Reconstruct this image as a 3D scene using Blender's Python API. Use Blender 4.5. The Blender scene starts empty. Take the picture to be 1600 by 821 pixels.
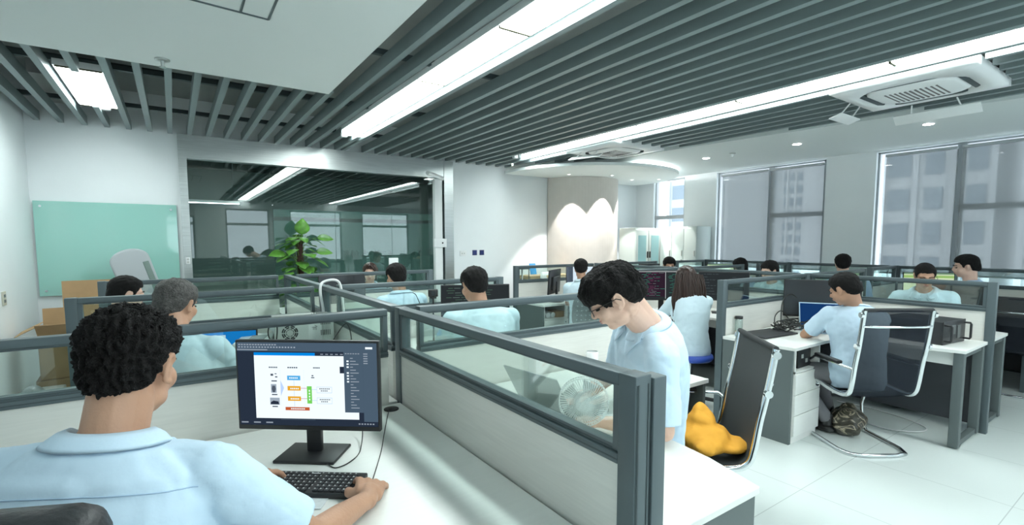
import bpy, bmesh, math, random
import numpy as np
from mathutils import Vector, Matrix, noise
random.seed(7)
S = bpy.context.scene
C = S.collection
PI = math.pi
V = Vector

# ------------------------------------------------------------------ camera
YAW, PITCH, ROLL, FPX, CY, CAMH = 0.604089, 0.0817393, -0.0017163, 763.2135, 440.7197, 1.545
cd = bpy.data.cameras.new('camera'); cam = bpy.data.objects.new('camera', cd); C.objects.link(cam)
cd.sensor_fit = 'HORIZONTAL'; cd.sensor_width = 36.0; cd.lens = FPX / 1600 * 36.0
cd.shift_y = (CY - 410.5) / 1600; cd.clip_start = 0.02; cd.clip_end = 600
_f = V((math.sin(YAW) * math.cos(PITCH), math.cos(YAW) * math.cos(PITCH), -math.sin(PITCH)))
_r = V((math.cos(YAW), -math.sin(YAW), 0)); _u = _r.cross(_f)
_r2 = _r * math.cos(ROLL) + _u * math.sin(ROLL); _u2 = -_r * math.sin(ROLL) + _u * math.cos(ROLL)
_m = Matrix((_r2, _u2, -_f)).transposed().to_4x4(); _m.translation = (0, 0, CAMH)
cam.matrix_world = _m
S.camera = cam

# ------------------------------------------------------------------ world, exposure
w = bpy.data.worlds.new('overcast_sky'); S.world = w; w.use_nodes = True
bgn = w.node_tree.nodes['Background']
bgn.inputs[0].default_value = (0.86, 0.94, 1.0, 1); bgn.inputs[1].default_value = 2.0
S.view_settings.view_transform = 'Standard'; S.view_settings.look = 'None'
S.view_settings.gamma = 1.0; S.view_settings.exposure = 0.85
S.view_settings.use_curve_mapping = False
PANEL_E = 14.0        # strength of the ceiling light panels
SPOT_W = 120.0         # spots over the round column
S.cycles.max_bounces = 10; S.cycles.transparent_max_bounces = 24; S.cycles.sample_clamp_indirect = 6.0

# ------------------------------------------------------------------ materials
MATS = {}
def mat(name, col, rough=0.5, metal=0.0, emis=None, es=0.0, noise_amt=0.0, nscale=8.0, bump=0.0, bscale=40.0, spec=0.5, sheen=0.0, stretch=None, coat=0.0):
    if name in MATS: return MATS[name]
    m = bpy.data.materials.new(name); m.use_nodes = True; nt = m.node_tree; b = nt.nodes['Principled BSDF']
    b.inputs['Base Color'].default_value = (*col, 1); b.inputs['Roughness'].default_value = rough
    b.inputs['Metallic'].default_value = metal; b.inputs['Specular IOR Level'].default_value = spec
    if coat: b.inputs['Coat Weight'].default_value = coat
    if emis: b.inputs['Emission Color'].default_value = (*emis, 1); b.inputs['Emission Strength'].default_value = es
    if noise_amt or bump:
        tc = nt.nodes.new('ShaderNodeTexCoord'); mp = nt.nodes.new('ShaderNodeMapping')
        nt.links.new(tc.outputs['Object'], mp.inputs[0])
        if stretch: mp.inputs['Scale'].default_value = stretch
    if noise_amt:
        n = nt.nodes.new('ShaderNodeTexNoise'); n.inputs['Scale'].default_value = nscale; n.inputs['Detail'].default_value = 5
        nt.links.new(mp.outputs[0], n.inputs['Vector'])
        r = nt.nodes.new('ShaderNodeValToRGB')
        r.color_ramp.elements[0].position = .3; r.color_ramp.elements[1].position = .7
        r.color_ramp.elements[0].color = (*[max(0, c * (1 - noise_amt)) for c in col], 1)
        r.color_ramp.elements[1].color = (*[min(1, c * (1 + noise_amt * .6)) for c in col], 1)
        nt.links.new(n.outputs['Fac'], r.inputs[0]); nt.links.new(r.outputs[0], b.inputs['Base Color'])
    if bump:
        n2 = nt.nodes.new('ShaderNodeTexNoise'); n2.inputs['Scale'].default_value = bscale; n2.inputs['Detail'].default_value = 4
        nt.links.new(mp.outputs[0], n2.inputs['Vector'])
        bp = nt.nodes.new('ShaderNodeBump'); bp.inputs['Strength'].default_value = bump; bp.inputs['Distance'].default_value = 0.01
        nt.links.new(n2.outputs['Fac'], bp.inputs['Height']); nt.links.new(bp.outputs[0], b.inputs['Normal'])
    MATS[name] = m; return m

def mat_glass(name, tint, refl=0.08, haze=0.0, hazecol=(.5, .6, .6), rough=0.0):
    if name in MATS: return MATS[name]
    m = bpy.data.materials.new(name); m.use_nodes = True; nt = m.node_tree; nt.nodes.clear()
    o = nt.nodes.new('ShaderNodeOutputMaterial'); t = nt.nodes.new('ShaderNodeBsdfTransparent'); t.inputs[0].default_value = (*tint, 1)
    g = nt.nodes.new('ShaderNodeBsdfGlossy'); g.inputs['Roughness'].default_value = rough; g.inputs[0].default_value = (1, 1, 1, 1)
    mx = nt.nodes.new('ShaderNodeMixShader'); lw = nt.nodes.new('ShaderNodeLayerWeight'); lw.inputs[0].default_value = .35
    ma = nt.nodes.new('ShaderNodeMath'); ma.operation = 'MULTIPLY_ADD'; ma.inputs[1].default_value = .25; ma.inputs[2].default_value = refl; ma.use_clamp = True
    nt.links.new(lw.outputs['Fresnel'], ma.inputs[0]); nt.links.new(ma.outputs[0], mx.inputs[0])
    nt.links.new(t.outputs[0], mx.inputs[1]); nt.links.new(g.outputs[0], mx.inputs[2])
    last = mx
    if haze:
        d = nt.nodes.new('ShaderNodeBsdfDiffuse'); d.inputs[0].default_value = (*hazecol, 1)
        m2 = nt.nodes.new('ShaderNodeMixShader'); m2.inputs[0].default_value = haze
        nt.links.new(mx.outputs[0], m2.inputs[1]); nt.links.new(d.outputs[0], m2.inputs[2]); last = m2
    nt.links.new(last.outputs[0], o.inputs[0]); MATS[name] = m; return m

def mat_blind(name, col, clear=.3):
    m = bpy.data.materials.new(name); m.use_nodes = True; nt = m.node_tree; nt.nodes.clear()
    o = nt.nodes.new('ShaderNodeOutputMaterial'); t = nt.nodes.new('ShaderNodeBsdfTransparent')
    d = nt.nodes.new('ShaderNodeBsdfDiffuse'); d.inputs[0].default_value = (*col, 1)
    tr = nt.nodes.new('ShaderNodeBsdfTranslucent'); tr.inputs[0].default_value = (*col, 1)
    a = nt.nodes.new('ShaderNodeMixShader'); a.inputs[0].default_value = .35
    nt.links.new(d.outputs[0], a.inputs[1]); nt.links.new(tr.outputs[0], a.inputs[2])
    b = nt.nodes.new('ShaderNodeMixShader'); b.inputs[0].default_value = clear
    nt.links.new(a.outputs[0], b.inputs[1]); nt.links.new(t.outputs[0], b.inputs[2]); nt.links.new(b.outputs[0], o.inputs[0])
    MATS[name] = m; return m

def mat_emit(name, col, s):
    m = bpy.data.materials.new(name); m.use_nodes = True; nt = m.node_tree; nt.nodes.clear()
    o = nt.nodes.new('ShaderNodeOutputMaterial'); e = nt.nodes.new('ShaderNodeEmission'); e.inputs[0].default_value = (*col, 1); e.inputs[1].default_value = s
    nt.links.new(e.outputs[0], o.inputs[0]); MATS[name] = m; return m

M_wall = mat('white_wall_paint', (.83, .87, .885), .55, noise_amt=.015, nscale=3)
M_ceil = mat('white_ceiling_board', (.74, .79, .78), .6)
M_slab = mat('dark_upper_slab', (.30, .32, .31), .8, noise_amt=.1, nscale=2)
M_slat = mat('grey_slat_paint', (.205, .255, .26), .42, noise_amt=.03)
M_frame = mat('grey_partition_aluminium', (.10, .13, .14), .38, metal=.2)
M_frame_d = mat('dark_frame_groove', (.05, .07, .075), .5)
M_panel = mat('cream_wood_laminate', (.74, .735, .69), .5, noise_amt=.05, nscale=5, stretch=(1, 1, 18))
M_desk = mat('pale_desk_laminate', (.80, .81, .78), .38, noise_amt=.02, nscale=6, stretch=(1, 14, 1))
M_edge = mat('grey_side_laminate', (.115, .14, .14), .55, noise_amt=.02)
M_modesty = mat('dark_modesty_panel', (.06, .065, .075), .6)
M_white = mat('white_plastic', (.82, .84, .84), .4)
M_black = mat('black_plastic', (.018, .019, .021), .4)
M_blackm = mat('black_matte', (.025, .027, .03), .65)
M_leather = mat('black_leather', (.022, .023, .026), .45, bump=.25, bscale=60)
M_chrome = mat('polished_chrome', (.75, .78, .8), .12, metal=1.0)
M_steel = mat('brushed_stainless', (.55, .58, .57), .32, metal=1.0, noise_amt=.12, nscale=3, stretch=(1, 1, 30))
M_cab = mat('pale_grey_steel_cabinet', (.55, .62, .60), .45)
M_cabglass = mat('cabinet_blue_glass', (.32, .55, .58), .15)
M_drawer = mat('white_drawer_front', (.78, .79, .76), .45, noise_amt=.02, nscale=5, stretch=(1, 1, 12))
M_card = mat('cardboard', (.42, .27, .14), .85, noise_amt=.08, nscale=9)
M_mint = mat('mint_glass_board', (.31, .59, .52), .06, coat=1.0, spec=.6)
M_col = mat('beige_column_plaster', (.66, .62, .58), .8, noise_amt=.03)
M_skin = [mat('skin_tan', (.52, .29, .19), .5, noise_amt=.06, nscale=14, bump=.12, bscale=120), mat('skin_light', (.74, .48, .37), .5, noise_amt=.04, nscale=14, bump=.1, bscale=120)]
M_hair = mat('black_hair', (.009, .008, .008), .62, spec=.18, bump=.8, bscale=110, stretch=(3, 1, 3))
M_hairb = mat('dark_brown_hair', (.038, .018, .013), .38, noise_amt=.5, nscale=30, stretch=(6, 6, .6))
M_hairg = mat('greying_hair', (.075, .07, .065), .5, noise_amt=.55, nscale=60, bump=.8, bscale=120)
M_shirt = mat('light_blue_shirt_cotton', (.60, .76, .90), .8, bump=.35, bscale=14, noise_amt=.02)
M_shirt2 = mat('pale_blue_shirt_cotton', (.66, .80, .88), .8, bump=.35, bscale=14, noise_amt=.02)
M_shirt3 = mat('mid_blue_shirt_cotton', (.50, .64, .84), .8, bump=.35, bscale=14, noise_amt=.02)
M_seam = mat('shirt_seam_thread', (.40, .55, .72), .8)
M_trous = mat('dark_trousers', (.035, .037, .045), .8)
M_trous2 = mat('grey_trousers', (.16, .16, .17), .85, noise_amt=.1)
M_shoe = mat('black_shoe_leather', (.02, .02, .02), .35)
M_eye = mat('eye_dark', (.02, .015, .012), .2)
M_lip = mat('lip_skin', (.50, .20, .17), .45)
M_pglass = mat_glass('partition_glass', (.86, .93, .91), .045)
M_room_glass = mat_glass('meeting_room_glass', (.86, .93, .91), .05)
M_film = mat_glass('frosted_teal_film', (.93, .97, .96), .0, haze=.22, hazecol=(.22, .38, .35))
M_wglass = mat_glass('window_glass', (.93, .97, .98), .05)
M_blind = mat_blind('grey_roller_blind_mesh', (.33, .345, .35), .42)
M_yellow = mat('ochre_cloth', (.80, .38, .04), .8, bump=.4, bscale=25)
M_blue = mat('blue_seat_vinyl', (.03, .08, .42), .35)
M_leaf = mat('pothos_leaf', (.11, .31, .04), .45, noise_amt=.35, nscale=14)
M_bark = mat('moss_pole_coir', (.06, .03, .022), .9, bump=.6, bscale=50)
M_wood = mat('light_oak_board', (.62, .45, .26), .5, noise_amt=.1, nscale=5, stretch=(1, 12, 1))
M_silver = mat('silver_steel_case', (.55, .57, .55), .4, metal=.35)
M_lap = mat('laptop_grey_aluminium', (.36, .40, .40), .4, metal=.4)
M_cable = mat('black_cable_rubber', (.02, .022, .02), .5)
M_cablew = mat('white_cable', (.75, .76, .76), .45)
M_panel_light = mat_emit('led_diffuser', (.90, 1.0, .985), PANEL_E)
M_spot = mat_emit('downlight_lens', (1, 1, .97), 30.0); M_spot2 = mat_emit('spotlight_lens', (1, 1, .95), 3.0)

# ------------------------------------------------------------------ mesh builder
class MB:
    def __init__(s, M=None): s.v = []; s.f = []; s.mi = []; s.sm = []; s.M = M; s.cur = 0; s.smooth = False
    def add(s, vs, fs, smooth=None):
        n = len(s.v)
        for p in vs: s.v.append(tuple(s.M @ V(p)) if s.M is not None else tuple(p))
        for q in fs: s.f.append([n + i for i in q]); s.mi.append(s.cur); s.sm.append(s.smooth if smooth is None else smooth)
        return s
    def box(s, c, d, rz=0, R=None, bev=0.0):
        x, y, z = [k / 2 for k in d]
        M = (Matrix.Translation(c) @ (R.to_4x4() if R else Matrix.Rotation(rz, 4, 'Z')))
        if bev <= 0:
            vs = [M @ V((a, b, e)) for a in (-x, x) for b in (-y, y) for e in (-z, z)]
            fs = [(0, 1, 3, 2), (4, 6, 7, 5), (0, 4, 5, 1), (2, 3, 7, 6), (0, 2, 6, 4), (1, 5, 7, 3)]
            return s.add(vs, fs, False)
        bm = bmesh.new(); bmesh.ops.create_cube(bm, size=1)
        for v in bm.verts: v.co = V((v.co.x * 2 * x, v.co.y * 2 * y, v.co.z * 2 * z))
        bmesh.ops.bevel(bm, geom=bm.edges[:], offset=min(bev, .49 * min(2 * x, 2 * y, 2 * z)), segments=3, affect='EDGES', profile=.5)
        bm.verts.index_update()
        s.add([M @ v.co for v in bm.verts], [[v.index for v in f.verts] for f in bm.faces], True); bm.free(); return s
    def bb(s, x0, x1, y0, y1, z0, z1, bev=0.0):
        return s.box(((x0 + x1) / 2, (y0 + y1) / 2, (z0 + z1) / 2), (abs(x1 - x0), abs(y1 - y0), abs(z1 - z0)), bev=bev)
    def cone(s, p0, p1, r0, r1, n=16, cap=True, smooth=True):
        p0 = V(p0); p1 = V(p1); a = (p1 - p0).normalized()
        b = a.orthogonal().normalized(); c = a.cross(b)
        vs = []
        for p, r in ((p0, r0), (p1, r1)):
            for i in range(n):
                t = 2 * PI * i / n; vs.append(p + (b * math.cos(t) + c * math.sin(t)) * r)
        s.add(vs, [(i, (i + 1) % n, n + (i + 1) % n, n + i) for i in range(n)], smooth)
        if cap: s.add(vs, [list(range(n))[::-1], list(range(n, 2 * n))], False)
        return s
    def cap(s, p0, p1, r0, r1, n=16):           # capsule with round ends
        s.cone(p0, p1, r0, r1, n); s.ell(p0, (r0,) * 3, 1); s.ell(p1, (r1,) * 3, 1); return s
    def ell(s, c, r, sub=2, R=None):
        global _ICO
        try: _ICO
        except NameError: _ICO = {}
        if sub not in _ICO:
            bm = bmesh.new(); bmesh.ops.create_icosphere(bm, subdivisions=sub + 1, radius=1); bm.verts.index_update()
            _ICO[sub] = ([v.co.copy() for v in bm.verts], [[v.index for v in f.verts] for f in bm.faces]); bm.free()
        vs, fs = _ICO[sub]; R = R or Matrix.Identity(3); c = V(c)
        return s.add([c + R @ V((v.x * r[0], v.y * r[1], v.z * r[2])) for v in vs], fs, True)
    def tube(s, pts, r, n=8, closed=False, taper=None):
        pts = [V(p) for p in pts]; k = len(pts); vs = []; up = None
        for i, p in enumerate(pts):
            a = pts[(i + 1) % k] if closed or i < k - 1 else p; b = pts[i - 1] if closed or i > 0 else p
            t = (a - b).normalized()
            if up is None: up = t.orthogonal().normalized()
            up = (up - t * up.dot(t)).normalized(); q = t.cross(up)
            rr = r if taper is None else r * taper(i / (k - 1))
            for j in range(n):
                an = 2 * PI * j / n; vs.append(p + (up * math.cos(an) + q * math.sin(an)) * rr)
        fs = []
        for i in range(k if closed else k - 1):
            for j in range(n):
                fs.append((i * n + j, i * n + (j + 1) % n, ((i + 1) % k) * n + (j + 1) % n, ((i + 1) % k) * n + j))
        s.add(vs, fs, True)
        if not closed: s.add(vs, [list(range(n))[::-1], list(range((k - 1) * n, k * n))], False)
        return s
    def prism(s, poly, z0, z1):
        n = len(poly); vs = [(x, y, z0) for x, y in poly] + [(x, y, z1) for x, y in poly]
        return s.add(vs, [list(range(n))[::-1], list(range(n, 2 * n))] + [(i, (i + 1) % n, n + (i + 1) % n, n + i) for i in range(n)], False)
    def loft(s, rings, smooth=True):
        n = len(rings[0]); k = len(rings); vs = [p for r in rings for p in r]
        fs = [(i * n + j, i * n + (j + 1) % n, (i + 1) * n + (j + 1) % n, (i + 1) * n + j) for i in range(k - 1) for j in range(n)]
        fs += [list(range(n))[::-1], list(range((k - 1) * n, k * n))]
        return s.add(vs, fs, smooth)
    def lathe(s, c, prof, n=32):
        c = V(c); rings = [[c + V((r * math.cos(2 * PI * j / n), r * math.sin(2 * PI * j / n), z)) for j in range(n)] for r, z in prof]
        return s.loft(rings)
    def torus(s, c, R_, r, axis='Z', n=32, m=8, M=None):
        pts = []
        for i in range(n):
            t = 2 * PI * i / n; p = V((math.cos(t) * R_, math.sin(t) * R_, 0))
            if M is not None: p = M @ p
            elif axis == 'Y': p = V((p.x, 0, p.y))
            elif axis == 'X': p = V((0, p.x, p.y))
            pts.append(V(c) + p)
        return s.tube(pts, r, m, closed=True)
    def mesh(s, name, mats):
        me = bpy.data.meshes.new(name); me.from_pydata(s.v, [], s.f)
        for m in (mats if isinstance(mats, (list, tuple)) else [mats]): me.materials.append(m)
        me.polygons.foreach_set('material_index', s.mi); me.polygons.foreach_set('use_smooth', s.sm)
        me.update(); return me
    def build(s, name, mats, parent=None, fix=True):
        me = s.mesh(name, mats)
        if fix:
            bm = bmesh.new(); bm.from_mesh(me); bmesh.ops.recalc_face_normals(bm, faces=bm.faces[:]); bm.to_mesh(me); bm.free()
        o = bpy.data.objects.new(name, me); C.objects.link(o)
        if parent: o.parent = parent
        return o

def T(name, label, cat, loc=(0, 0, 0), rz=0, group=None):
    o = bpy.data.objects.new(name, None); o.empty_display_size = .1; C.objects.link(o)
    o.location = loc; o.rotation_euler = (0, 0, rz); o['label'] = label; o['category'] = cat
    if group: o['group'] = group
    return o
def tag(o, label, cat, group=None):
    o['label'] = label; o['category'] = cat
    if group: o['group'] = group
    return o
def struct(name, mb, m, parent=None):
    o = mb.build(name, m, parent); o['kind'] = 'structure'; return o
def lift(mb, loc, rz=0):
    """turn world-space geometry into the local space of a thing at loc / rz"""
    R = Matrix.Rotation(-rz, 3, 'Z'); l = V(loc)
    mb.v = [tuple(R @ (V(p) - l)) for p in mb.v]; return mb
def dup(root, loc, rz, label=None, group=None):
    r = root.copy(); C.objects.link(r); r.location = loc; r.rotation_euler = (0, 0, rz)
    if label: r['label'] = label
    if group: r['group'] = group
    for ch in list(root.children):
        c = ch.copy(); C.objects.link(c); c.parent = r
        for g in ch.children:
            d = g.copy(); C.objects.link(d); d.parent = c
    return r

def remesh(mb, voxel, smooth=6, disp=None):
    me = mb.mesh('tmp', [])
    bm = bmesh.new(); bm.from_mesh(me); bmesh.ops.recalc_face_normals(bm, faces=bm.faces[:]); bm.to_mesh(me); bm.free()
    o = bpy.data.objects.new('tmp', me); C.objects.link(o)
    md = o.modifiers.new('r', 'REMESH'); md.mode = 'VOXEL'; md.voxel_size = voxel; md.adaptivity = 0
    if smooth:
        sm = o.modifiers.new('s', 'SMOOTH'); sm.factor = .5; sm.iterations = smooth
    dg = bpy.context.evaluated_depsgraph_get(); dg.update()
    out = bpy.data.meshes.new_from_object(o.evaluated_get(dg)); bpy.data.objects.remove(o); bpy.data.meshes.remove(me)
    if disp:
        ns = [v.normal.copy() for v in out.vertices]
        for v, nn in zip(out.vertices, ns): v.co = v.co + nn * disp(v.co)
    out.polygons.foreach_set('use_smooth', [True] * len(out.polygons)); out.update()
    return out
def obj_from(me, name, m, parent=None):
    me.materials.clear(); me.materials.append(m); me.name = name
    o = bpy.data.objects.new(name, me); C.objects.link(o)
    if parent: o.parent = parent
    return o
# ================================================================== THE SETTING
XL, XR, YB, YR = -1.22, 8.12, 7.12, -3.4      # left wall, window wall, back wall, rear wall
ZS = 2.82                                      # underside of the slats
ZT = 3.25                                      # upper slab
# floor: large pale glossy tiles
fm = bpy.data.materials.new('glossy_floor_tile'); fm.use_nodes = True; nt = fm.node_tree; b = nt.nodes['Principled BSDF']
tc = nt.nodes.new('ShaderNodeTexCoord'); mp = nt.nodes.new('ShaderNodeMapping'); mp.inputs['Location'].default_value = (.05, .21, 0)
br = nt.nodes.new('ShaderNodeTexBrick'); br.offset = 0; br.inputs['Scale'].default_value = 1.0; br.inputs['Brick Width'].default_value = .8; br.inputs['Row Height'].default_value = .8
br.inputs['Mortar Size'].default_value = .0025; br.inputs['Color1'].default_value = (.70, .76, .74, 1); br.inputs['Color2'].default_value = (.68, .74, .72, 1); br.inputs['Mortar'].default_value = (.48, .53, .52, 1)
nt.links.new(tc.outputs['Object'], mp.inputs[0]); nt.links.new(mp.outputs[0], br.inputs['Vector']); nt.links.new(br.outputs['Color'], b.inputs['Base Color'])
b.inputs['Roughness'].default_value = .14
struct('floor', MB().bb(XL - .3, XR + .3, YR - .3, 12.2, -.12, 0), fm)
struct('ceiling', MB().bb(XL - .3, XR + .3, YR - .3, 12.2, ZT, ZT + .12), M_slab)
struct('wall_left', MB().bb(XL - .2, XL, YR, YB + .2, 0, ZT), M_wall)
# back wall: white board wall left of the glass, white wall right of it
struct('wall_back', MB().bb(XL, .09, YB, YB + .2, 0, ZT).bb(3.72, XR + .2, YB, YB + .2, 0, ZT).bb(.09, 3.72, YB, YB + .12, ZS + .0, ZT), M_wall)
# window wall with three openings
wn = [(5.93, 6.66, 1.0, 2.775), (3.45, 5.25, .95, 2.775), (.2, 2.81, .95, 2.775), (-2.6, -.5, .95, 2.775)]
mb = MB(); ys = sorted(set([YR, YB + .2] + [y for a in wn for y in a[:2]]))
mb.bb(XR, XR + .22, YR, YB + .2, 2.775, ZT); mb.bb(XR, XR + .22, YR, YB + .2, 0, .95)
edges = [YR] + [y for a in sorted(wn) for y in a[:2]] + [YB + .2]
for i in range(0, len(edges), 2): mb.bb(XR, XR + .22, edges[i], edges[i + 1], .95, 2.775)
mb.bb(XR, XR + .22, 5.93, 6.66, .95, 1.0)
struct('wall_right', mb, M_wall)
# rear wall behind the viewer, with windows mirrored in the glass
rw = [(-.2, .55, .9, 2.35), (1.35, 2.6, .9, 2.6), (3.2, 4.9, .9, 2.6), (5.6, 7.4, .9, 2.6)]
mb = MB(); ex = [XL] + [x for a in rw for x in a[:2]] + [XR]
for i in range(0, len(ex), 2): mb.bb(ex[i], ex[i + 1], YR - .2, YR, .9, 2.6)
mb.bb(XL, XR, YR - .2, YR, 0, .9).bb(XL, XR, YR - .2, YR, 2.6, ZT).bb(-.2, .55, YR - .2, YR, 2.35, 2.6)
struct('wall_rear', mb, M_wall)
M_wf = mat('window_frame_grey', (.42, .45, .47), .45)
k = 0
for (y0, y1, z0, z1), mull, trans in ((wn[0], [], [(5.93, 6.66, 2.03)]), (wn[1], [4.29], [(3.45, 4.29, 1.97)]), (wn[2], [1.92, 1.06], [(.2, 1.92, 1.97)]), (wn[3], [-1.6], [(-2.6, -.5, 1.97)])):
    k += 1
    f = MB()
    f.bb(XR + .06, XR + .14, y0, y0 + .05, z0, z1).bb(XR + .06, XR + .14, y1 - .025, y1, z0, z1).bb(XR + .06, XR + .14, y0, y1, z0, z0 + .05).bb(XR + .06, XR + .14, y0, y1, z1 - .02, z1)
    for y in mull: f.bb(XR + .05, XR + .15, y - .045, y + .045, z0, z1)
    for (a, c, z) in trans: f.bb(XR + .05, XR + .15, a, c, z - .035, z + .035)
    fr = struct('window_%d' % k, f, M_wf)
    struct('window_pane', MB().bb(XR + .098, XR + .104, y0 + .05, y1 - .05, z0 + .05, z1 - .05), M_wglass, fr)
    struct('window_sill', MB().bb(XR - .03, XR + .06, y0, y1, z0 - .03, z0), M_white, fr)
for (x0, x1, z0, z1) in rw:
    k += 1
    f = MB(); f.bb(x0, x0 + .05, YR - .14, YR - .06, z0, z1).bb(x1 - .05, x1, YR - .14, YR - .06, z0, z1).bb(x0, x1, YR - .14, YR - .06, z0, z0 + .05).bb(x0, x1, YR - .14, YR - .06, z1 - .05, z1).bb(x0, x1, YR - .14, YR - .06, 2.08, 2.16)
    fr = struct('window_%d' % k, f, M_wf)
    struct('window_pane', MB().bb(x0 + .05, x1 - .05, YR - .104, YR - .098, z0 + .05, z1 - .05), M_wglass, fr)
struct('baseboard_back', MB().bb(3.74, 5.7, YB - .012, YB, 0, .09).bb(XL, .08, YB - .012, YB, 0, .09), M_frame)
struct('baseboard_right', MB().bb(XR - .012, XR, YR, YB, 0, .09), M_frame)
struct('baseboard_left', MB().bb(XL, XL + .012, YR, YB - .012, 0, .09), M_frame)

# suspended plain ceilings
sof = [(6.35, YR), (6.30, .5), (6.20, 1.08), (5.99, 2.26), (5.86, 3.2), (5.66, 4.6), (5.66, 5.45), (5.3, 6.0), (4.95, 6.45), (4.78, YB), (XR, YB), (XR, YR)]
struct('ceiling_soffit', MB().prism(sof, 2.80, 2.90), M_ceil)
struct('ceiling_white_panel', MB().prism([(XL, YR), (1.145, YR), (1.145, 4.40), (XL, 4.40)], 2.80, 2.96), M_ceil)
# access hatch frame lines in the white panel
h = MB()
for (a, c) in (((-.65, 3.05), (.50, 3.14)), ((.50, 3.14), (.50, 2.0)), ((.36, 3.12), (.36, 2.0))):
    h.tube([(a[0], a[1], 2.80), (c[0], c[1], 2.80)], .008, 4)
struct('trim_1', h, M_frame)
# round white disc and cove by the column
M_cove = mat_emit('cove_light', (.95, 1, 1), 26.0)
cx, cy = 6.30, 6.74
disc = [(cx + 1.63 * math.cos(t), cy + 1.63 * math.sin(t)) for t in [2 * PI * i / 72 for i in range(72)] if cy + 1.63 * math.sin(t) < YB + .0 and cx + 1.63 * math.cos(t) < XR]
i0 = max(range(len(disc)), key=lambda i: (disc[i][0] - disc[i - 1][0]) ** 2 + (disc[i][1] - disc[i - 1][1]) ** 2)
disc = disc[i0:] + disc[:i0]
struct('ceiling_disc', MB().prism(disc, 2.70, 2.745), M_ceil)
arc = [(cx + 1.45 * math.cos(t), cy + 1.45 * math.sin(t)) for t in [-1.75 + 1.5 * i / 24 for i in range(25)]]
cv = MB(); cv.tube([(x, y, 2.765) for x, y in arc], .012, 6)
tag(cv.build('cove_light_strip', M_cove), 'bright cove light strip curving above the round white ceiling disc', 'light')
# upright round column against the back wall
col = [(6.45 + .75 * math.cos(t), YB - .02 + .75 * math.sin(t)) for t in [PI + PI * i / 40 for i in range(41)]]
struct('wall_column', MB().prism(col, 0, 2.70), M_col)

# ---- slats, one object each
SL0 = -1.115; sl_first = None
slat_lab = 'grey metal ceiling slat in the long row of slats'
def slat_mesh(y0, y1, h=.095): return MB().bb(-.024, .024, y0, y1, 0, h)
def soff_y(x):
    pts = [(5.66, 4.6), (5.86, 3.2), (5.99, 2.26), (6.20, 1.08), (6.30, .5), (6.35, YR)]
    for (a, ya), (c, yc) in zip(pts, pts[1:]):
        if a <= x <= c: return ya + (yc - ya) * (x - a) / (c - a)
    return None
def in_cut(x, w=.024):
    for (a, c) in ((1.62, 1.985), (4.24, 4.55)):
        if x + w > a and x - w < c: return True
    return False
n = 0; xs_ = []; x = SL0
while x < 6.4:
    xs_.append(2.012 if abs(x - 2.115) < .03 else x); x += .19
for x in xs_:
    y0, y1 = YR, YB - .012
    if x < 1.17: y0 = 4.41
    if 4.80 < x < 5.66: y1 = {0: 6.75, 1: 6.4, 2: 6.1, 3: 5.8, 4: 5.5}.get(int((x - 4.80) / .19), 5.5)
    if x >= 5.66:
        y1 = soff_y(x)
        if y1 is None: break
        y1 += .12
    segs = [(y0, y1)]
    if in_cut(x): segs = [(6.06 if x < 3 else 6.14, y1)]
    if x < 0 and in_cut(x): pass
    if abs(x + .51) < .15: segs = [(4.41, 4.96), (6.12, y1)]
    if 4.66 < x < 5.70: 
        new = []
        for a, c in segs:
            for lo, hi in ((a, 1.03), (2.00, 4.43), (5.37, c)):
                if hi - lo > .05: new.append((max(a, lo), min(c, hi)))
        segs = new
    for a, c in segs:
        if c - a < .05: continue
        o = slat_mesh(a, c, .048 if abs(x - 4.585) < .03 else .095).build('ceiling_slat', M_slat); o.location = (x, 0, ZS)
        o['kind'] = 'structure'
        n += 1
# cross runners, pipes above the slats
mb = MB()
for y in (5.1, 6.4, 3.6, 1.9, .3, -1.6): mb.bb(XL, 6.2, y - .02, y + .02, 2.915, 2.955)
struct('trim_2', mb, M_frame_d)
mb = MB().tube([(XL, 5.6, 3.08), (4.4, 5.6, 3.08)], .03, 8).tube([(.9, 4.5, 3.12), (.9, 7.05, 3.12)], .025, 8).tube([(-.2, 4.5, 3.1), (-.2, 7.0, 3.1)], .02, 8)
tag(mb.build('ceiling_pipe', M_frame_d), 'dark sprinkler pipes hung above the slats near the back wall', 'pipe')
mb = MB().bb(-.95, .8, 4.60, 5.0, 3.14, 3.24).bb(-.95, -.5, 5.8, 6.9, 2.98, 3.2)
tag(mb.build('air_duct', mat('dusty_duct', (.30, .31, .30), .7)), 'dull grey air duct above the slats at the left', 'duct')

# ---- light fixtures
def fixture(x0, x1, y0, y1, label, conn=True):
    cxx = (x0 + x1) / 2; cyy = (y0 + y1) / 2
    t = T('ceiling_light', label, 'light', (cxx, cyy, ZS + .050), 0, 'long lit panels of the ceiling light strips')
    a, c = (x1 - x0) / 2, (y1 - y0) / 2
    MB().bb(-a - .012, a + .012, -c - .004, c + .004, .012, .06).build('housing', M_white, t)
    MB().bb(-a, a, -c + .010, c - .010, .004, .012).build('diffuser', M_panel_light, t)
    for e_ in (-1, 1): MB().bb(-a, a, e_ * c - (0 if e_ < 0 else .010), e_ * c + (.010 if e_ < 0 else 0), .0, .012).build('joint_strip', mat('yellowed_joint', (.10, .095, .055), .7), t)
    return t
names1 = ['farthest', 'second farthest', 'middle', 'nearest visible', 'overhead']
for i in range(8):
    y1 = 6.29 - 1.218 * i; lab = ('lit white panel, %s of the ceiling strip nearer the left' % names1[i]) if i < 5 else 'lit ceiling panel behind the viewer in the left strip'
    fixture(1.727, 1.962, y1 - 1.218, y1, lab)
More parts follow.
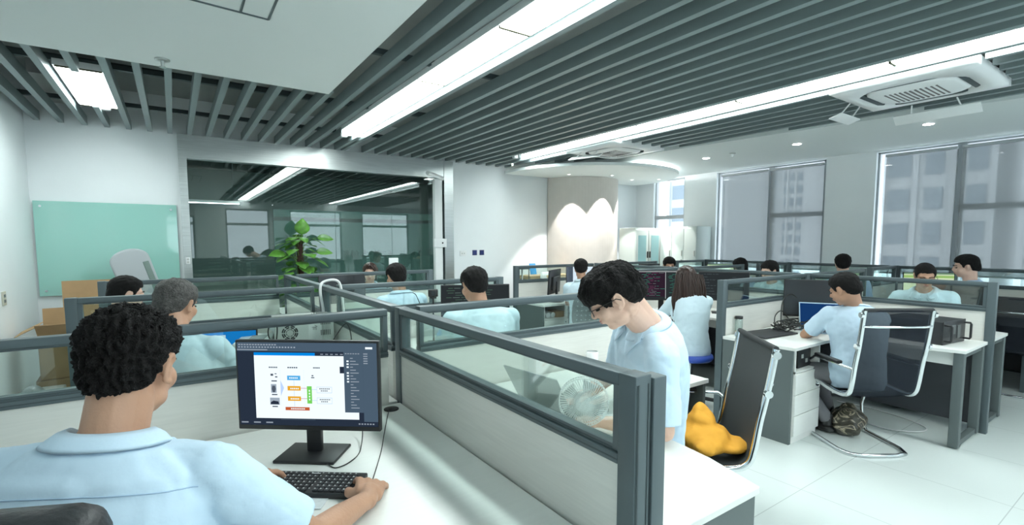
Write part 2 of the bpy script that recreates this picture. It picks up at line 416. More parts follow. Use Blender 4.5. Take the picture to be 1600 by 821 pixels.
for i in range(8):
    y1 = 6.37 - 1.218 * i; lab = ('lit white panel, %s of the ceiling strip nearer the windows' % names1[i]) if i < 5 else 'lit ceiling panel behind the viewer in the right strip'
    fixture(4.466, 4.735, y1 - 1.218, y1, lab)
fixture(-.678, -.397, 5.08, 6.34, 'single lit square-ended ceiling panel at the upper left above the slats')
for (x, y, l) in ((1.74, 6.045, 'small white connector at the end of the left light strip'), (4.30, 6.125, 'small white connector at the end of the right light strip'), (-.47, 6.095, 'small white connector at the end of the upper left lamp')):
    tag(MB().bb(x - .035, x + .035, y - .012, y + .045, ZS - .02, ZS + .03, bev=.006).build('light_connector', M_white), l, 'connector')
# downlights in the soffit
for (x, y, l) in ((6.72, 1.87, 'recessed round downlight nearest the right edge of the picture'), (6.68, 3.2, 'recessed round downlight, middle one of the plain soffit'), (6.66, 4.5, 'recessed round downlight farthest along the plain soffit')):
    t = T('downlight', l, 'light', (x, y, 2.80)); MB().lathe((0, 0, -.004), [(.035, 0), (.06, 0), (.062, .006), (.035, .006)], 28).build('trim_ring', M_white, t)
    MB().lathe((0, 0, -.008), [(.001, 0), (.046, 0), (.046, .003), (.001, .003)], 24).build('lens', M_spot, t)
# spots washing the column and wall; the one by the small window is added
for (x, y, l) in ((5.62, 6.42, 'small spotlight in the white disc over the left of the column'), (6.33, 6.10, 'small spotlight in the white disc over the middle of the column'), (7.10, 6.34, 'small spotlight in the white disc over the right of the column'), (7.45, 6.0, 'added spotlight in the white disc brightening the wall by the small window'), (4.75, 6.86, 'small spotlight shining down the white back wall')):
    z = 2.70 if x > 5 else 2.86
    t = T('spotlight', l, 'light', (x, y, z)); MB().lathe((0, 0, -.006), [(.02, 0), (.042, 0), (.042, .007), (.02, .007)], 24).build('trim_ring', M_white, t)
    MB().lathe((0, 0, -.009), [(.001, 0), (.024, 0), (.024, .002), (.001, .002)], 20).build('lens', M_spot2, t)
    ld = bpy.data.lights.new('spot_lamp', 'SPOT'); ld.energy = SPOT_W * (1 if x > 5 else .45); ld.spot_size = 1.25; ld.spot_blend = .15 if x > 5 else .8; ld.shadow_soft_size = .02; ld.color = (1, .97, .92)
    lo = bpy.data.objects.new('spot_lamp', ld); C.objects.link(lo); lo.parent = t; lo.location = (0, 0, -.012)
# sprinklers
for (x, y, z, l) in ((-.005, 4.22, 2.80, 'small brass sprinkler head under the white ceiling panel'), (6.62, 4.05, 2.80, 'small sprinkler head in the plain soffit by the windows')):
    t = T('sprinkler', l, 'sprinkler', (x, y, z)); MB().lathe((0, 0, -.012), [(.02, 0), (.045, .004), (.045, .012), (.02, .012)], 20).build('rose', M_steel, t)
    MB().cone((0, 0, -.012), (0, 0, -.05), .012, .008).cone((0, 0, -.05), (0, 0, -.055), .02, .02).build('head', M_steel, t)

# ---- cassette air conditioners
def cassette(cx, cy, label, flaps):
    t = T('cassette_air_conditioner', label, 'air conditioner', (cx, cy, ZS - .01))
    hw = .475
    sq = []
    for i in range(48):
        a = 2 * PI * i / 48; c, s_ = math.cos(a), math.sin(a); k_ = .36 / max(abs(c), abs(s_)); k2 = .36 * 1.12
        sq.append((c * min(k_, k2), s_ * min(k_, k2)))
    # frame ring with rounded opening
    outer = []
    for (x, y) in sq:
        k_ = hw / max(abs(x), abs(y)); outer.append((x * k_, y * k_))
    m = MB(); N = 48
    vs = [(x, y, -.012) for x, y in outer] + [(x, y, -.028) for x, y in sq] + [(x, y, .05) for x, y in sq] + [(x, y, .05) for x, y in outer]
    m.add(vs, [(i, (i + 1) % N, N + (i + 1) % N, N + i) for i in range(N)] + [(N + i, N + (i + 1) % N, 2 * N + (i + 1) % N, 2 * N + i) for i in range(N)] + [(3 * N + i, 3 * N + (i + 1) % N, (i + 1) % N, i) for i in range(N)], True)
    m.build('frame', M_white, t)
    MB().prism(sq, .045, .05).build('dark_interior', M_frame_d, t)
    # bowed centre grille
    m = MB(); rings = []
    for (rr, z) in ((.30, .02), (.30, -.02), (.27, -.03), (.2, -.038), (.001, -.045)):
        ring = []
        for i in range(48):
            a = 2 * PI * i / 48; c, s_ = math.cos(a), math.sin(a); k_ = rr / max(abs(c), abs(s_)); k2 = rr * 1.18; ring.append((c * min(k_, k2), s_ * min(k_, k2), z))
        rings.append(ring)
    m.loft(rings); m.build('grille_cover', M_white, t)
    g = MB()
    for i in range(-5, 6): g.box((0, i * .034, -.044 + abs(i) * .0012), (.34, .012, .006))
    g.build('grille_louvre', mat('louvre_dark_grey', (.16, .15, .15), .6), t)  # dark grey bars across the grille cover
    for s_, ax in ((1, 'x'), (-1, 'x'), (1, 'y'), (-1, 'y')):
        q = MB(); c = (s_ * .33, 0, -.012) if ax == 'x' else (0, s_ * .33, -.012)
        q.box(c, (.05, .5, .02) if ax == 'x' else (.5, .05, .02), bev=.008); q.build('outlet_vane', M_frame_d, t)
    for (px_, py_, L, along, z, tilt) in flaps:
        R = Matrix.Rotation(along, 3, 'Z') @ Matrix.Rotation(tilt, 3, 'X')
        d = MB().box((px_, py_, z), (L, .11, .012), R=R, bev=.005)
        fl = d.build('wind_deflector', M_white, t)
        q = MB()
        for e in (-.3, .3):
            p = V((px_, py_, z)) + R @ V((e * L, 0, .006)); q.tube([p, (p.x * .85, p.y * .85, -.02)], .006, 6)
        q.build('strut', M_white, fl)
    return t
cassette(5.175, 1.53, 'white cassette air conditioner with hanging deflectors near the right edge', [(.56, .02, .62, PI / 2, -.12, .7), (.02, .54, .40, 0, -.13, -.3)])
cassette(5.12, 4.90, 'white cassette air conditioner farther back beside the light strip', [(-.40, .16, .5, PI / 2 + .25, -.10, -.5)])

# ---- glass meeting-room wall
GY = 7.10
t = T('glass_wall_frame', 'brushed stainless steel frame around the dark glass meeting-room wall', 'frame', (1.9, GY, 0))
L_ = (1.9, GY, 0)
lift(MB().bb(.09, .172, GY - .06, GY + .1, 0, 2.82), L_).build('post', M_steel, t)
lift(MB().bb(3.56, 3.72, GY - .06, GY + .1, 0, 2.82), L_).build('post', M_steel, t)
lift(MB().bb(.172, 3.56, GY - .05, GY + .09, 2.545, 2.82), L_).build('header', M_steel, t)
lift(MB().bb(3.50, 3.56, GY - .02, GY + .06, 0, 2.545), L_).build('dark_jamb', M_frame_d, t)
lift(MB().bb(.172, 3.50, GY - .02, GY + .05, 0, .05), L_).build('bottom_track', M_steel, t)
ux = [.174, 1.09, 1.885, 2.71, 3.498]
for i, l in enumerate(('leftmost tall sheet of the dark meeting-room glass', 'tall dark glass sheet behind the green plant', 'tall dark glass sheet behind the woman with glasses', 'rightmost tall dark glass sheet beside the white pole')):
    g = lift(MB().bb(ux[i] + .003, ux[i + 1] - .003, GY, GY + .012, .05, 2.545), L_).build('glass_pane', M_room_glass, t)
    if i > 0:
        fm_ = MB().bb(ux[i] + .003, ux[i + 1] - .003, GY + .019, GY + .021, .3, 1.83).bb(ux[i] + .003, ux[i + 1] - .003, GY + .019, GY + .021, 1.88, 1.98)
        lift(fm_, L_).build('frosted_film', M_film, g)
# mirrored lettering on the glass
M_let = mat('dark_lettering', (.03, .06, .06), .6)
def text_mesh(txt, size, name, m, parent=None, loc=(0, 0, 0), mir=True, dark=True, rot=None):
    cu = bpy.data.curves.new(name, 'FONT'); cu.body = txt; cu.size = size; cu.align_x = 'CENTER'; cu.extrude = .0008; cu.space_character = 1.25
    o = bpy.data.objects.new('t', cu); C.objects.link(o); dg = bpy.context.evaluated_depsgraph_get(); dg.update()
    me = bpy.data.meshes.new_from_object(o.evaluated_get(dg)); bpy.data.objects.remove(o)
    for v in me.vertices:
        x, y, z = v.co; v.co = (-x if mir else x, z, y)
    me.materials.clear(); me.materials.append(m); q = bpy.data.objects.new(name, me); C.objects.link(q); q.location = loc
    if rot: q.rotation_euler = rot
    if parent: q.parent = parent
    return q
tag(text_mesh('EZ慧·木创新', .12, 'glass_lettering', M_let, None, (2.33, GY + .0145, 1.33)), 'dark mirrored lettering on the glass left of the man with the lanyard', 'lettering')
tag(text_mesh('能达以上', .12, 'glass_lettering', M_let, None, (3.10, GY + .0145, 1.34)), 'dark mirrored lettering on the glass beside the white pole', 'lettering')
# meeting room behind
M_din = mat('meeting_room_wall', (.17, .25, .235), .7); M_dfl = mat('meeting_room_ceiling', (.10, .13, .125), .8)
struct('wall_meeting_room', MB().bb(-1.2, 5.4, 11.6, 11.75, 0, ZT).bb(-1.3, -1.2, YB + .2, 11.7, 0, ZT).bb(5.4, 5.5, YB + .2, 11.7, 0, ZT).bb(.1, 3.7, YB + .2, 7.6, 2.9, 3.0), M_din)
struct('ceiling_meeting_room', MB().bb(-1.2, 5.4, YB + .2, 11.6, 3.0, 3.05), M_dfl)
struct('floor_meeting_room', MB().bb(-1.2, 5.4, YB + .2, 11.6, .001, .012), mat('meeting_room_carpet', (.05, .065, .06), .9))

# ---- roller blinds
def blind(y0, y1, z0, label):
    t = T('roller_blind', label, 'blind', (XR - .05, (y0 + y1) / 2, 0)); L2 = (XR - .05, (y0 + y1) / 2, 0)
    lift(MB().bb(XR - .012, XR - .010, y0, y1, z0, 2.70), L2).build('mesh_sheet', M_blind, t)
    lift(MB().bb(XR - .06, XR - .004, y0, y1, 2.690, 2.725, bev=.008), L2).build('head_rail', M_wf, t)
    lift(MB().bb(XR - .022, XR - .004, y0, y1, z0 - .02, z0), L2).build('bottom_bar', M_wf, t)
blind(4.30, 5.13, 1.12, 'grey mesh roller blind over the left half of the middle window')
blind(3.46, 4.27, 1.12, 'grey mesh roller blind over the right half of the middle window')
blind(1.94, 2.69, 1.12, 'grey mesh roller blind on the left part of the rightmost window')
blind(.25, 1.90, 1.12, 'grey mesh roller blind at the right edge of the picture')
# ---- buildings outside
M_bw = mat('hazy_tower_facade', (.50, .51, .52), .9); M_bg = mat('hazy_tower_window', (.20, .24, .28), .6)
def tower(x, y, wx, wy, h, label, z0=-40, nb=4):
    t = T('apartment_tower', label, 'building', (x, y, z0))
    MB().bb(-wx / 2, wx / 2, -wy / 2, wy / 2, 0, h - z0).build('facade', M_bw, t)
    q = MB(); n_f = int((h - z0) / 3.1)
    for fl in range(n_f):
        z = 1 + fl * 3.1
        if z + z0 < -14: continue
        for b_ in range(nb):
            yy = -wy / 2 + wy * (b_ + .5) / nb; ww = wy / nb * (.5 if b_ % 2 else .66)
            q.bb(-wx / 2 - .12, -wx / 2 + .1, yy - ww / 2, yy + ww / 2, z, z + 1.9)
    q.build('window_band', M_bg, t)
    q = MB()
    for b_ in range(nb + 1):
        yy = -wy / 2 + wy * b_ / nb; q.bb(-wx / 2 - .35, -wx / 2, yy - .2, yy + .2, 0, h - z0)
    q.build('pilaster', M_bw, t)
tower(62, 17.5, 12, 13, 60, 'tall pale apartment tower seen through the blind of the rightmost window', nb=5)
tower(58, 3.5, 12, 10, 60, 'pale apartment tower at the right edge behind the blind', nb=3)
tower(66, 41, 14, 9, 60, 'pale apartment tower behind the left blind of the middle window', nb=3)
tower(150, 78, 20, 10, 36, 'distant hazy tower, left one in the gap of the middle window', nb=4)
tower(140, 64, 20, 8, 38, 'distant hazy tower, right one in the gap of the middle window', nb=4)
# lights added inside the meeting room; the bar mimics a reflection on the glass
t = T('added_room_lamp', 'added thin glowing bar behind the dark glass, standing in for a pale reflection', 'light', (.52, 9.0, 2.16))
MB().bb(-.38, .38, -.03, .03, 0, .04).build('housing', M_white, t); MB().bb(-.37, .37, -.025, .025, -.006, 0).build('diffuser', mat_emit('added_glow_bar', (.8, .9, 1.0), 12.0), t)
for x_ in (-.3, .3): MB().tube([(x_, 0, .04), (x_, 0, .84)], .004, 5).build('hanger', M_frame, t)
t = T('added_room_lamp', 'added unseen ceiling panel brightening the room behind the dark glass', 'light', (2.0, 8.3, 2.985))  # unseen panel added above the sight line to brighten the meeting room
MB().bb(-.6, .6, -.3, .3, 0, .014).build('housing', M_white, t); MB().bb(-.58, .58, -.28, .28, -.006, 0).build('diffuser', mat_emit('added_fill_panel', (.9, 1.0, .97), 12.0), t)
# ================================================================== PARTITION SCREENS
def screen(p0, p1, label, post0=True, post1=True, dark_low=True):
    p0 = V((*p0, 0)); p1 = V((*p1, 0)); d = p1 - p0; L = d.length; rz = math.atan2(d.y, d.x); mid = (p0 + p1) / 2
    t = T('partition_screen', label, 'office partition', mid, rz, 'glass-topped partition screens between the desks')
    h = L / 2; a = h - .028
    MB().bb(-a, a, -.0275, .0275, 1.188, 1.22, bev=.004).bb(-a, a, -.012, .012, 1.180, 1.188).build('top_rail', M_frame, t)
    MB().bb(-a, a, -.0275, .0275, .985, 1.012, bev=.003).bb(-a, a, -.017, .017, 1.012, 1.028).build('sill_rail', M_frame, t)
    MB().bb(-a, -a + .022, -.022, .022, 1.02, 1.19).build('stile', M_frame, t)
    MB().bb(a - .022, a, -.022, .022, 1.02, 1.19).build('stile', M_frame, t)
    MB().bb(-a, a, -.0282, .0282, .996, .9995).bb(-a, a, -.0178, .0178, 1.018, 1.0205).bb(-a, a, -.0282, .0282, 1.1895, 1.192).build('groove', M_frame_d, t)
    MB().bb(-a + .02, a - .02, -.003, .003, 1.026, 1.184).build('glass_pane', M_pglass, t)
    MB().bb(-a, a, -.020, .020, .72, .985).build('laminate_panel', M_panel, t)
    MB().bb(-a, a, -.016, .016, .06, .72).build('lower_panel', M_modesty, t)
    if post0: MB().bb(-h - .028, -h + .028, -.0285, .0285, 0, 1.222, bev=.003).build('post', M_frame, t)
    if post1: MB().bb(h - .028, h + .028, -.0285, .0285, 0, 1.222, bev=.003).build('post', M_frame, t)
    return t
X1 = .92
ends = screen((X1, .80), (X1, 2.30), 'nearest glass-topped partition in front of the young man with glasses')
q = MB().bb(.70 + .03, .70 + .062, -.045 + .0, .02, 0, 1.215, bev=.003)
q = MB().bb(-.785, -.735, -.078, -.030, 0, 1.212, bev=.003); o = q.build('end_post', M_frame, ends)
MB().bb(-.7795, -.777, -.019, -.016, 0, 1.2).bb(-.7795, -.777, .015, .020, 0, 1.2).bb(-.7795, -.777, .0235, .0245, 0, 1.2).build('post_groove', M_frame_d, ends)
screen((X1, 2.356), (X1, 3.80), 'partition running behind the phone and silver computer case', post0=False)
screen((X1, 3.856), (X1, 5.30), 'farthest partition of the middle spine, below the green plant', post0=False)
for (y, la, lb) in ((2.30, 'partition between the curly-haired man and the grey-haired man', 'partition between the young man with glasses and the heavy-set man'),
                    (3.80, 'partition between the grey-haired man and the half-hidden man', 'partition between the heavy-set man and the man with the lanyard'),
                    (5.30, 'farthest left cross partition before the cardboard boxes', 'partition in front of the woman with glasses')):
    screen((-.62 if y < 3 else -.51, y), (X1 - .056, y), la, post1=False); screen((X1 + .056, y), (2.48, y), lb, post0=False)
X2 = 5.30
sp = [1.0, 2.37, 3.87, 5.40]
for i, l in enumerate(('partition behind the black server box, before the man in glasses', 'partition behind the long-haired woman\'s monitors', 'spine partition nearest the grey steel cabinets')):
    screen((X2, sp[i] + (.056 if i else 0)), (X2, sp[i + 1]), l, post0=(i == 0))
for i, (la, lb) in enumerate((('partition behind the cables and the big black monitor back', 'partition beside the man in profile at the window side'),
                              ('partition on the far side of the long-haired woman', 'partition before the man facing the viewer far off'),
                              ('partition before the oak side table and the column', 'end partition before the grey steel cabinets'))):
    y = sp[i + 1]; screen((3.79, y), (X2 - .056, y), la, post1=False); screen((X2 + .056, y), (6.65, y), lb, post0=False)
X3 = 7.95
sp3 = [-.4, 1.05, 2.45, 3.85, 5.3]
for i, l in enumerate(('window-side partition at the right edge of the picture', 'window-side partition below the rightmost window blind', 'window-side partition in front of the white wall pier', 'window-side partition under the middle window')):
    screen((X3, sp3[i] + (.056 if i else 0)), (X3, sp3[i + 1]), l, post0=(i == 0))
for i, l in enumerate(('short cross partition right of the man in glasses', 'short cross partition beside the green monitor', 'short cross partition by the ponytailed woman', 'short cross partition beside the grey lockers')):
    screen((7.08, sp3[i + 1]), (X3 - .056, sp3[i + 1]), l, post1=False)

# ================================================================== DESKS
def desk(xp, y0, y1, s, L, label, style='panel', dm=.64, dr=.62, cell='C1'):
    """L-shaped desk: main leg along the partition plane xp, return along y1; s=+1 when the desk lies left of the plane"""
    loc = (xp - s * .5, (y0 + y1) / 2, 0)
    P_ = []
    def a(d, y): P_.append((xp - s * d, y))
    a(.032, y0); a(dm - .03, y0)
    a(dm + .03, y0 + .22); a(dm + .055, y0 + .42)
    yr = y1 - dr
    yc0 = y0 + .42; R_ = .34
    for i in range(9):
        t_ = i / 8 * PI / 2
        a(dm + .055 + R_ * (1 - math.cos(t_)), yr - R_ + R_ * math.sin(t_) if yr - R_ > yc0 else yc0 + (yr - yc0) * math.sin(t_))
    a(L, yr); a(L, y1 - .032); a(.032, y1 - .032)
    t = T('corner_desk', label, 'desk', loc, 0, 'L-shaped office desks with pale tops')
    pl = P_ if s < 0 else P_[::-1]
    bm = bmesh.new(); m = MB().prism(pl, .725, .75); lift(m, loc); o = m.build('desk_top', M_desk, t)
    md = o.modifiers.new('b', 'BEVEL'); md.width = .003; md.segments = 2; md.limit_method = 'ANGLE'
    xa, xb = sorted((xp - s * L, xp - s * (L - .025)))
    lift(MB().bb(xa, xb, yr + .02, y1 - .035, .0, .725), loc).build('side_panel', M_edge, t)
    if style == 'panel':
        xa, xb = sorted((xp - s * .04, xp - s * (dm - .04)))
        lift(MB().bb(xa, xb, y0 + .01, y0 + .035, 0, .725), loc).build('end_panel', M_edge, t)
    else:
        for xx in (xp - s * .075, xp - s * (dm - .065)):
            lift(MB().bb(xx - .03, xx + .03, y0 + .01, y0 + .07, 0.012, .725, bev=.003), loc).build('leg', M_edge, t)
        xa, xb = sorted((xp - s * .075, xp - s * (dm - .065)))
        lift(MB().bb(xa, xb, y0 + .02, y0 + .06, .012, .05), loc).build('foot_bar', M_edge, t)
        lift(MB().bb(xa, xb, y0 + .02, y0 + .06, .685, .724), loc).build('top_bar', M_edge, t)
        xm = xp - s * (dm - .09)
        lift(MB().bb(xm - .012, xm + .012, y0 + .07, yr - .1, .62, .724), loc).build('apron', M_drawer, t)
    return t
def pedestal(x0, yf, label, w_=.40, dp=.50, open_top=True):
    t = T('drawer_pedestal', label, 'drawer cabinet', (x0 + w_ / 2, yf + dp / 2, 0), 0, 'white three-drawer pedestals under the desks')
    a, c = w_ / 2, dp / 2
    m = MB().bb(-a + .004, a, -c + .02, c, .0, .055).bb(-a, -a + .016, -c + .012, c, .055, .72).bb(a - .016, a, -c + .012, c, .055, .72).bb(-a, a, c - .016, c, .055, .72).bb(-a, a, -c + .012, c, .545, .56)
    m.build('carcass', M_drawer, t)
    for k_ in range(3):
        z0 = .06 + k_ * .162
        dr = MB().bb(-a + .002, a - .002, -c, -c + .016, z0, z0 + .158, bev=.002).build('drawer', M_drawer, t)
        if k_ == 2: MB().cone((a - .045, -c, z0 + .12), (a - .045, -c - .006, z0 + .12), .008, .008, 12).build('lock', M_black, dr)
    return t
desk(X1, .80, 2.30, 1, 1.36, 'white desk of the curly-haired man in the foreground')
desk(X1, 2.30, 3.80, 1, 1.36, 'desk with the silver computer case and white phone')
desk(X1, 3.80, 5.30, 1, 1.36, 'desk of the half-hidden man at the far left')
desk(X1, .80, 2.30, -1, 1.60, 'bright white desk with the fan and the grey laptop', dr=.66)
desk(X1, 2.30, 3.80, -1, 1.50, 'desk in front of the heavy-set man seen from behind')
desk(X1, 3.80, 5.30, -1, 1.50, 'desk of the man with the black lanyard')
desk(X2, 1.0, 2.37, 1, 1.53, 'desk with a tangle of cables and a black server box', style='frame')
desk(X2, 2.37, 3.87, 1, 1.50, 'desk of the long-haired woman on the blue stool', style='frame')
desk(X2, 3.87, 5.40, 1, 1.52, 'desk with a monitor seen edge-on before the oak table', style='frame')
desk(X2, 1.0, 2.37, -1, 1.30, 'desk of the man with glasses beyond the server box', style='frame')
desk(X2, 2.37, 3.87, -1, 1.30, 'desk of the man in profile by the middle window', style='frame')
desk(X2, 3.87, 5.40, -1, 1.30, 'desk of the far man facing the viewer', style='frame')
for i, l in enumerate(('dark-fronted desk at the right edge by the windows', 'window-side desk below the rightmost blind', 'window-side desk with the green spreadsheet monitor', 'window-side desk of the ponytailed woman')):
    desk(X3, sp3[i], sp3[i + 1], 1, .86, l, style='frame', dm=.6)
desk(X1, 5.30, 6.52, -1, 1.45, 'desk of the woman with glasses near the glass wall')
pedestal(3.80, 1.75, 'white three-drawer cabinet with an open shelf beside the silver-framed chair')
pedestal(3.81, 3.26, 'white drawer cabinet under the long-haired woman\'s desk')
pedestal(3.81, 4.80, 'white drawer cabinet holding paper rolls on its open shelf')
pedestal(2.05, 3.20, 'white drawer cabinet under the heavy-set man\'s desk')

# ================================================================== SMALL EQUIPMENT
M_scr_dark = mat_emit('screen_dark_code', (.035, .045, .055), 1.0)
M_scr_off = mat('monitor_off_glass', (.03, .035, .04), .25)
def emis(name, c, s=.6):
    return MATS.get(name) or mat_emit(name, c, s)
def lin(h):
    return tuple(((int(h[i:i + 2], 16) / 255) ** 2.2) for i in (0, 2, 4))
def monitor(loc, rz, w_, h_, label, scr=None, paint=None, zc=None, tilt=0.06, base='square', group=None, back=False):
    t = T('monitor', label, 'monitor', loc, rz, group)
    zc = zc or .11 + h_ / 2 + .0
    Rt = Matrix.Rotation(-tilt, 3, 'X')
    m = MB(Matrix.Translation((0, .0, zc)) @ Rt.to_4x4()); m.box((0, 0, 0), (w_, .022, h_), bev=.004); m.box((0, .02, -.02), (w_ * .6, .03, h_ * .55), bev=.012)
    m.build('casing', M_black, t)
    mats_ = [scr or M_scr_off]; mm = MB(Matrix.Translation((0, 0, zc)) @ Rt.to_4x4())
    b_ = .008
    X0, X1_, Z0, Z1 = -w_ / 2 + b_, w_ / 2 - b_, -h_ / 2 + .018, h_ / 2 - b_
    mm.add([(X0, -.0116, Z0), (X1_, -.0116, Z0), (X1_, -.0116, Z1), (X0, -.0116, Z1)], [(0, 1, 2, 3)], False)
    if paint:
        lay = [0]
        def rect(u0, v0, u1, v1, m_):
            if m_ not in mats_: mats_.append(m_)
            mm.cur = mats_.index(m_); lay[0] += 1; y = -.0118 - lay[0] * .0000015
            mm.add([(X0 + (X1_ - X0) * u, y, Z1 + (Z0 - Z1) * v_) for u, v_ in ((u0, v1), (u1, v1), (u1, v0), (u0, v0))], [(0, 1, 2, 3)], False)
        def poly(pts, m_):
            if m_ not in mats_: mats_.append(m_)
            mm.cur = mats_.index(m_); lay[0] += 1; y = -.0118 - lay[0] * .0000015
            mm.add([(X0 + (X1_ - X0) * u, y, Z1 + (Z0 - Z1) * v_) for u, v_ in pts], [tuple(range(len(pts)))], False)
        paint(rect, poly)
    mm.build('screen', mats_, t, fix=False)
    n_ = MB().bb(-.028, .028, .02, .045, .008, zc, bev=.006); n_.build('neck', M_black, t)
    if base == 'square': MB().box((0, .015, .006), (.225, .165, .012), bev=.004).build('base', M_black, t)
    else: MB().lathe((0, .015, 0), [(.001, 0), (.12, 0), (.115, .01), (.001, .014)], 32).build('base', M_black, t)
    return t
def paint_main(rect, poly):
    W_ = emis('screen_white', (.86, .95, 1.0)); G = emis('screen_slate', lin('4a5b6b')); D = emis('screen_dark_slate', lin('2b3442'))
    B_ = emis('screen_blue', lin('0a84dd')); lb = emis('screen_light_blue', lin('55a9e0')); og = emis('screen_orange', lin('e3a531')); br_ = emis('screen_rust', lin('bb5a35')); gr = emis('screen_green', lin('74cc5c'))
    tx = emis('screen_text_grey', lin('8f9aa6')); ink = emis('screen_ink', lin('505a66')); pl = emis('screen_pale_blue', lin('b8d0f5')); gy = emis('screen_mid_grey', lin('9aa7b4'))
    rect(0, 0, 1, 1, D); rect(0, 0, 1, .105, G); rect(.90, 0, 1, .95, G); rect(0, .94, 1, 1, D)
    rect(.105, .105, .125, .93, D)
    for i in range(14): rect(.01 + i * .02, .02, .01 + i * .02 + .014, .035, tx)
    for i in range(20): rect(.01 + i * .021, .05, .01 + i * .021 + .012, .064, gy)
    rect(.0, .082, .22, .094, tx)
    rect(.92, .045, .97, .07, W_)
    rect(.12, .12, .865, .915, W_)
    rect(.12, .12, .56, .155, B_); rect(.56, .12, .865, .155, D)
    for i in range(5): rect(.60 + i * .035, .13, .62 + i * .035, .14, tx)
    for (u, v_, w2) in ((.225, .29, .065), (.36, .29, .075), (.545, .29, .05)): 
        for k_ in range(5): rect(u + k_ * w2 / 5, v_, u + (k_ + .75) * w2 / 5, v_ + .016, ink)
    for (u0, v0, u1, v1) in ((.235, .375, .255, .40), (.265, .37, .28, .38), (.268, .405, .285, .42)): rect(u0, v0, u1, v1, ink)
    rect(.235, .50, .275, .605, gy); poly([(.245, .52), (.265, .52), (.27, .56), (.262, .60), (.248, .60), (.24, .56)], ink)
    rect(.225, .665, .295, .75, gy); poly([(.23, .72), (.25, .70), (.285, .71), (.29, .745), (.228, .745)], D)
    for v_ in (.455, .62, .765): rect(.24, v_, .28, v_ + .014, ink)
    for u in (.305, .475):
        for k_ in range(22): rect(u, .33 + k_ * .02, u + .0015, .34 + k_ * .02, pl)
    poly([(.305, .45), (.33, .545), (.305, .645)], pl)
    rect(.355, .395, .45, .45, lb); rect(.355, .52, .45, .575, og); rect(.355, .645, .45, .70, og); rect(.335, .775, .51, .815, br_); rect(.495, .52, .53, .73, gr)
    for (u, v_) in ((.37, .415), (.375, .543), (.375, .667)):
        for k_ in range(5): rect(u + k_ * .013, v_, u + k_ * .013 + .009, v_ + .016, W_)
    for k_ in range(8): rect(.375 + k_ * .013, .788, .384 + k_ * .013, .803, W_)
    for k_ in range(4): rect(.508, .565 + k_ * .035, .517, .585 + k_ * .035, W_)
    for v_ in (.45, .575, .70): rect(.401, v_, .404, v_ + .07, pl)
    for v_ in (.545, .67): rect(.45, v_ - .003, .495, v_ + .003, emis('screen_rose', lin('c77a9a')))
    for v_ in (.56, .69): rect(.53, v_ - .003, .565, v_ + .003, pl)
    for v_ in (.525, .655):
        rect(.565, v_, .675, v_ + .075, pl); rect(.5675, v_ + .005, .6725, v_ + .07, W_)
        for k_ in range(6): rect(.585 + k_ * .013, v_ + .018, .594 + k_ * .013, v_ + .03, ink)
        for k_ in range(4): rect(.595 + k_ * .013, v_ + .043, .604 + k_ * .013, v_ + .055, ink)
    rect(.532, .385, .545, .40, ink); rect(.528, .41, .552, .422, ink)
    rect(.765, .105, .90, .83, G); rect(.735, .28, .765, .36, D)
    for k_ in range(18):
        v_ = .17 + k_ * .035; 
        if k_ in (1, 2, 3, 5, 6, 7, 8): rect(.785, v_, .80, v_ + .018, W_)
        rect(.81, v_ + .004, .83 + .04 * ((k_ * 7) % 3) / 2, v_ + .014, tx)
    for k_ in range(5): rect(.905, .12 + k_ * .028, .935, .132 + k_ * .028, tx)
    for k_ in range(6): rect(.775 + k_ * .018, .12, .787 + k_ * .018, .13, tx)
    for k_ in range(3): rect(.01 + k_ * .09, .96, .06 + k_ * .09, .975, tx)
    rect(.30, .925, .55, .93, G)
    for k_ in range(6): rect(.86 + k_ * .02, .96, .872 + k_ * .02, .975, tx)
def paint_code(cols, n_=16, seed=1, light=None):
    def f(rect, poly):
        rnd = random.Random(seed); D = emis('screen_code_bg', lin('2e3335')); rect(0, 0, 1, 1, D)
        if light: rect(0, 0, .56, .93, emis('screen_ide_bg', lin('30242f'))); rect(.56, 0, .575, 1, emis('screen_ide_border', lin('9a9fa0'))); rect(0, 0, 1, .03, emis('screen_ide_border', lin('9a9fa0')))
        for i in range(n_):
            v_ = .06 + i * .86 / n_; u = .06 + rnd.random() * .15
            for k_ in range(rnd.randint(1, 4)):
                l_ = .03 + rnd.random() * .1; rect(u, v_, u + l_, v_ + .014, emis('code_' + cols[k_ % len(cols)], lin(cols[k_ % len(cols)]))); u += l_ + .02
            if rnd.random() < .6: u = .62 + rnd.random() * .1; rect(u, v_, u + .08, v_ + .012, emis('code_' + cols[0], lin(cols[0])))
    return f
def paint_sheet(green=True):
    def f(rect, poly):
        rect(0, 0, 1, 1, emis('sheet_pale', lin('cbd9b4'))); 
        if green: rect(0, .10, 1, .20, emis('sheet_green', lin('8fb56a')))
        rect(0, 0, 1, .06, emis('sheet_head', lin('6f8f74')))
        for i in range(6): rect(.02, .38 + i * .09, .98, .385 + i * .09, emis('sheet_line', lin('a9bd92')))
    return f
def paint_blue(rect, poly):
    rect(0, 0, 1, 1, emis('desk_blue', lin('1d7fd0'))); rect(0, .1, .45, .75, emis('win_white', lin('cfe6f5'))); rect(0, .94, 1, 1, emis('task', lin('14365c')))
monitor((.384, 1.87, .75), -.66, .535, .335, 'black monitor showing a coloured flow chart on a white page', paint=paint_main, zc=.272, tilt=-.0)
monitor((2.0, 3.42, .75), -.42, .56, .33, 'monitor with dark code in front of the heavy-set man', paint=paint_code(['4a6355', '5d6d69'], 14, 3), zc=.285)
monitor((4.44, 3.50, .75), -.62, .54, .33, 'monitor with maroon and green code before the long-haired woman', paint=paint_code(['3d7f6c', '6a4058', '6a7072'], 18, 5, light=True), zc=.31)
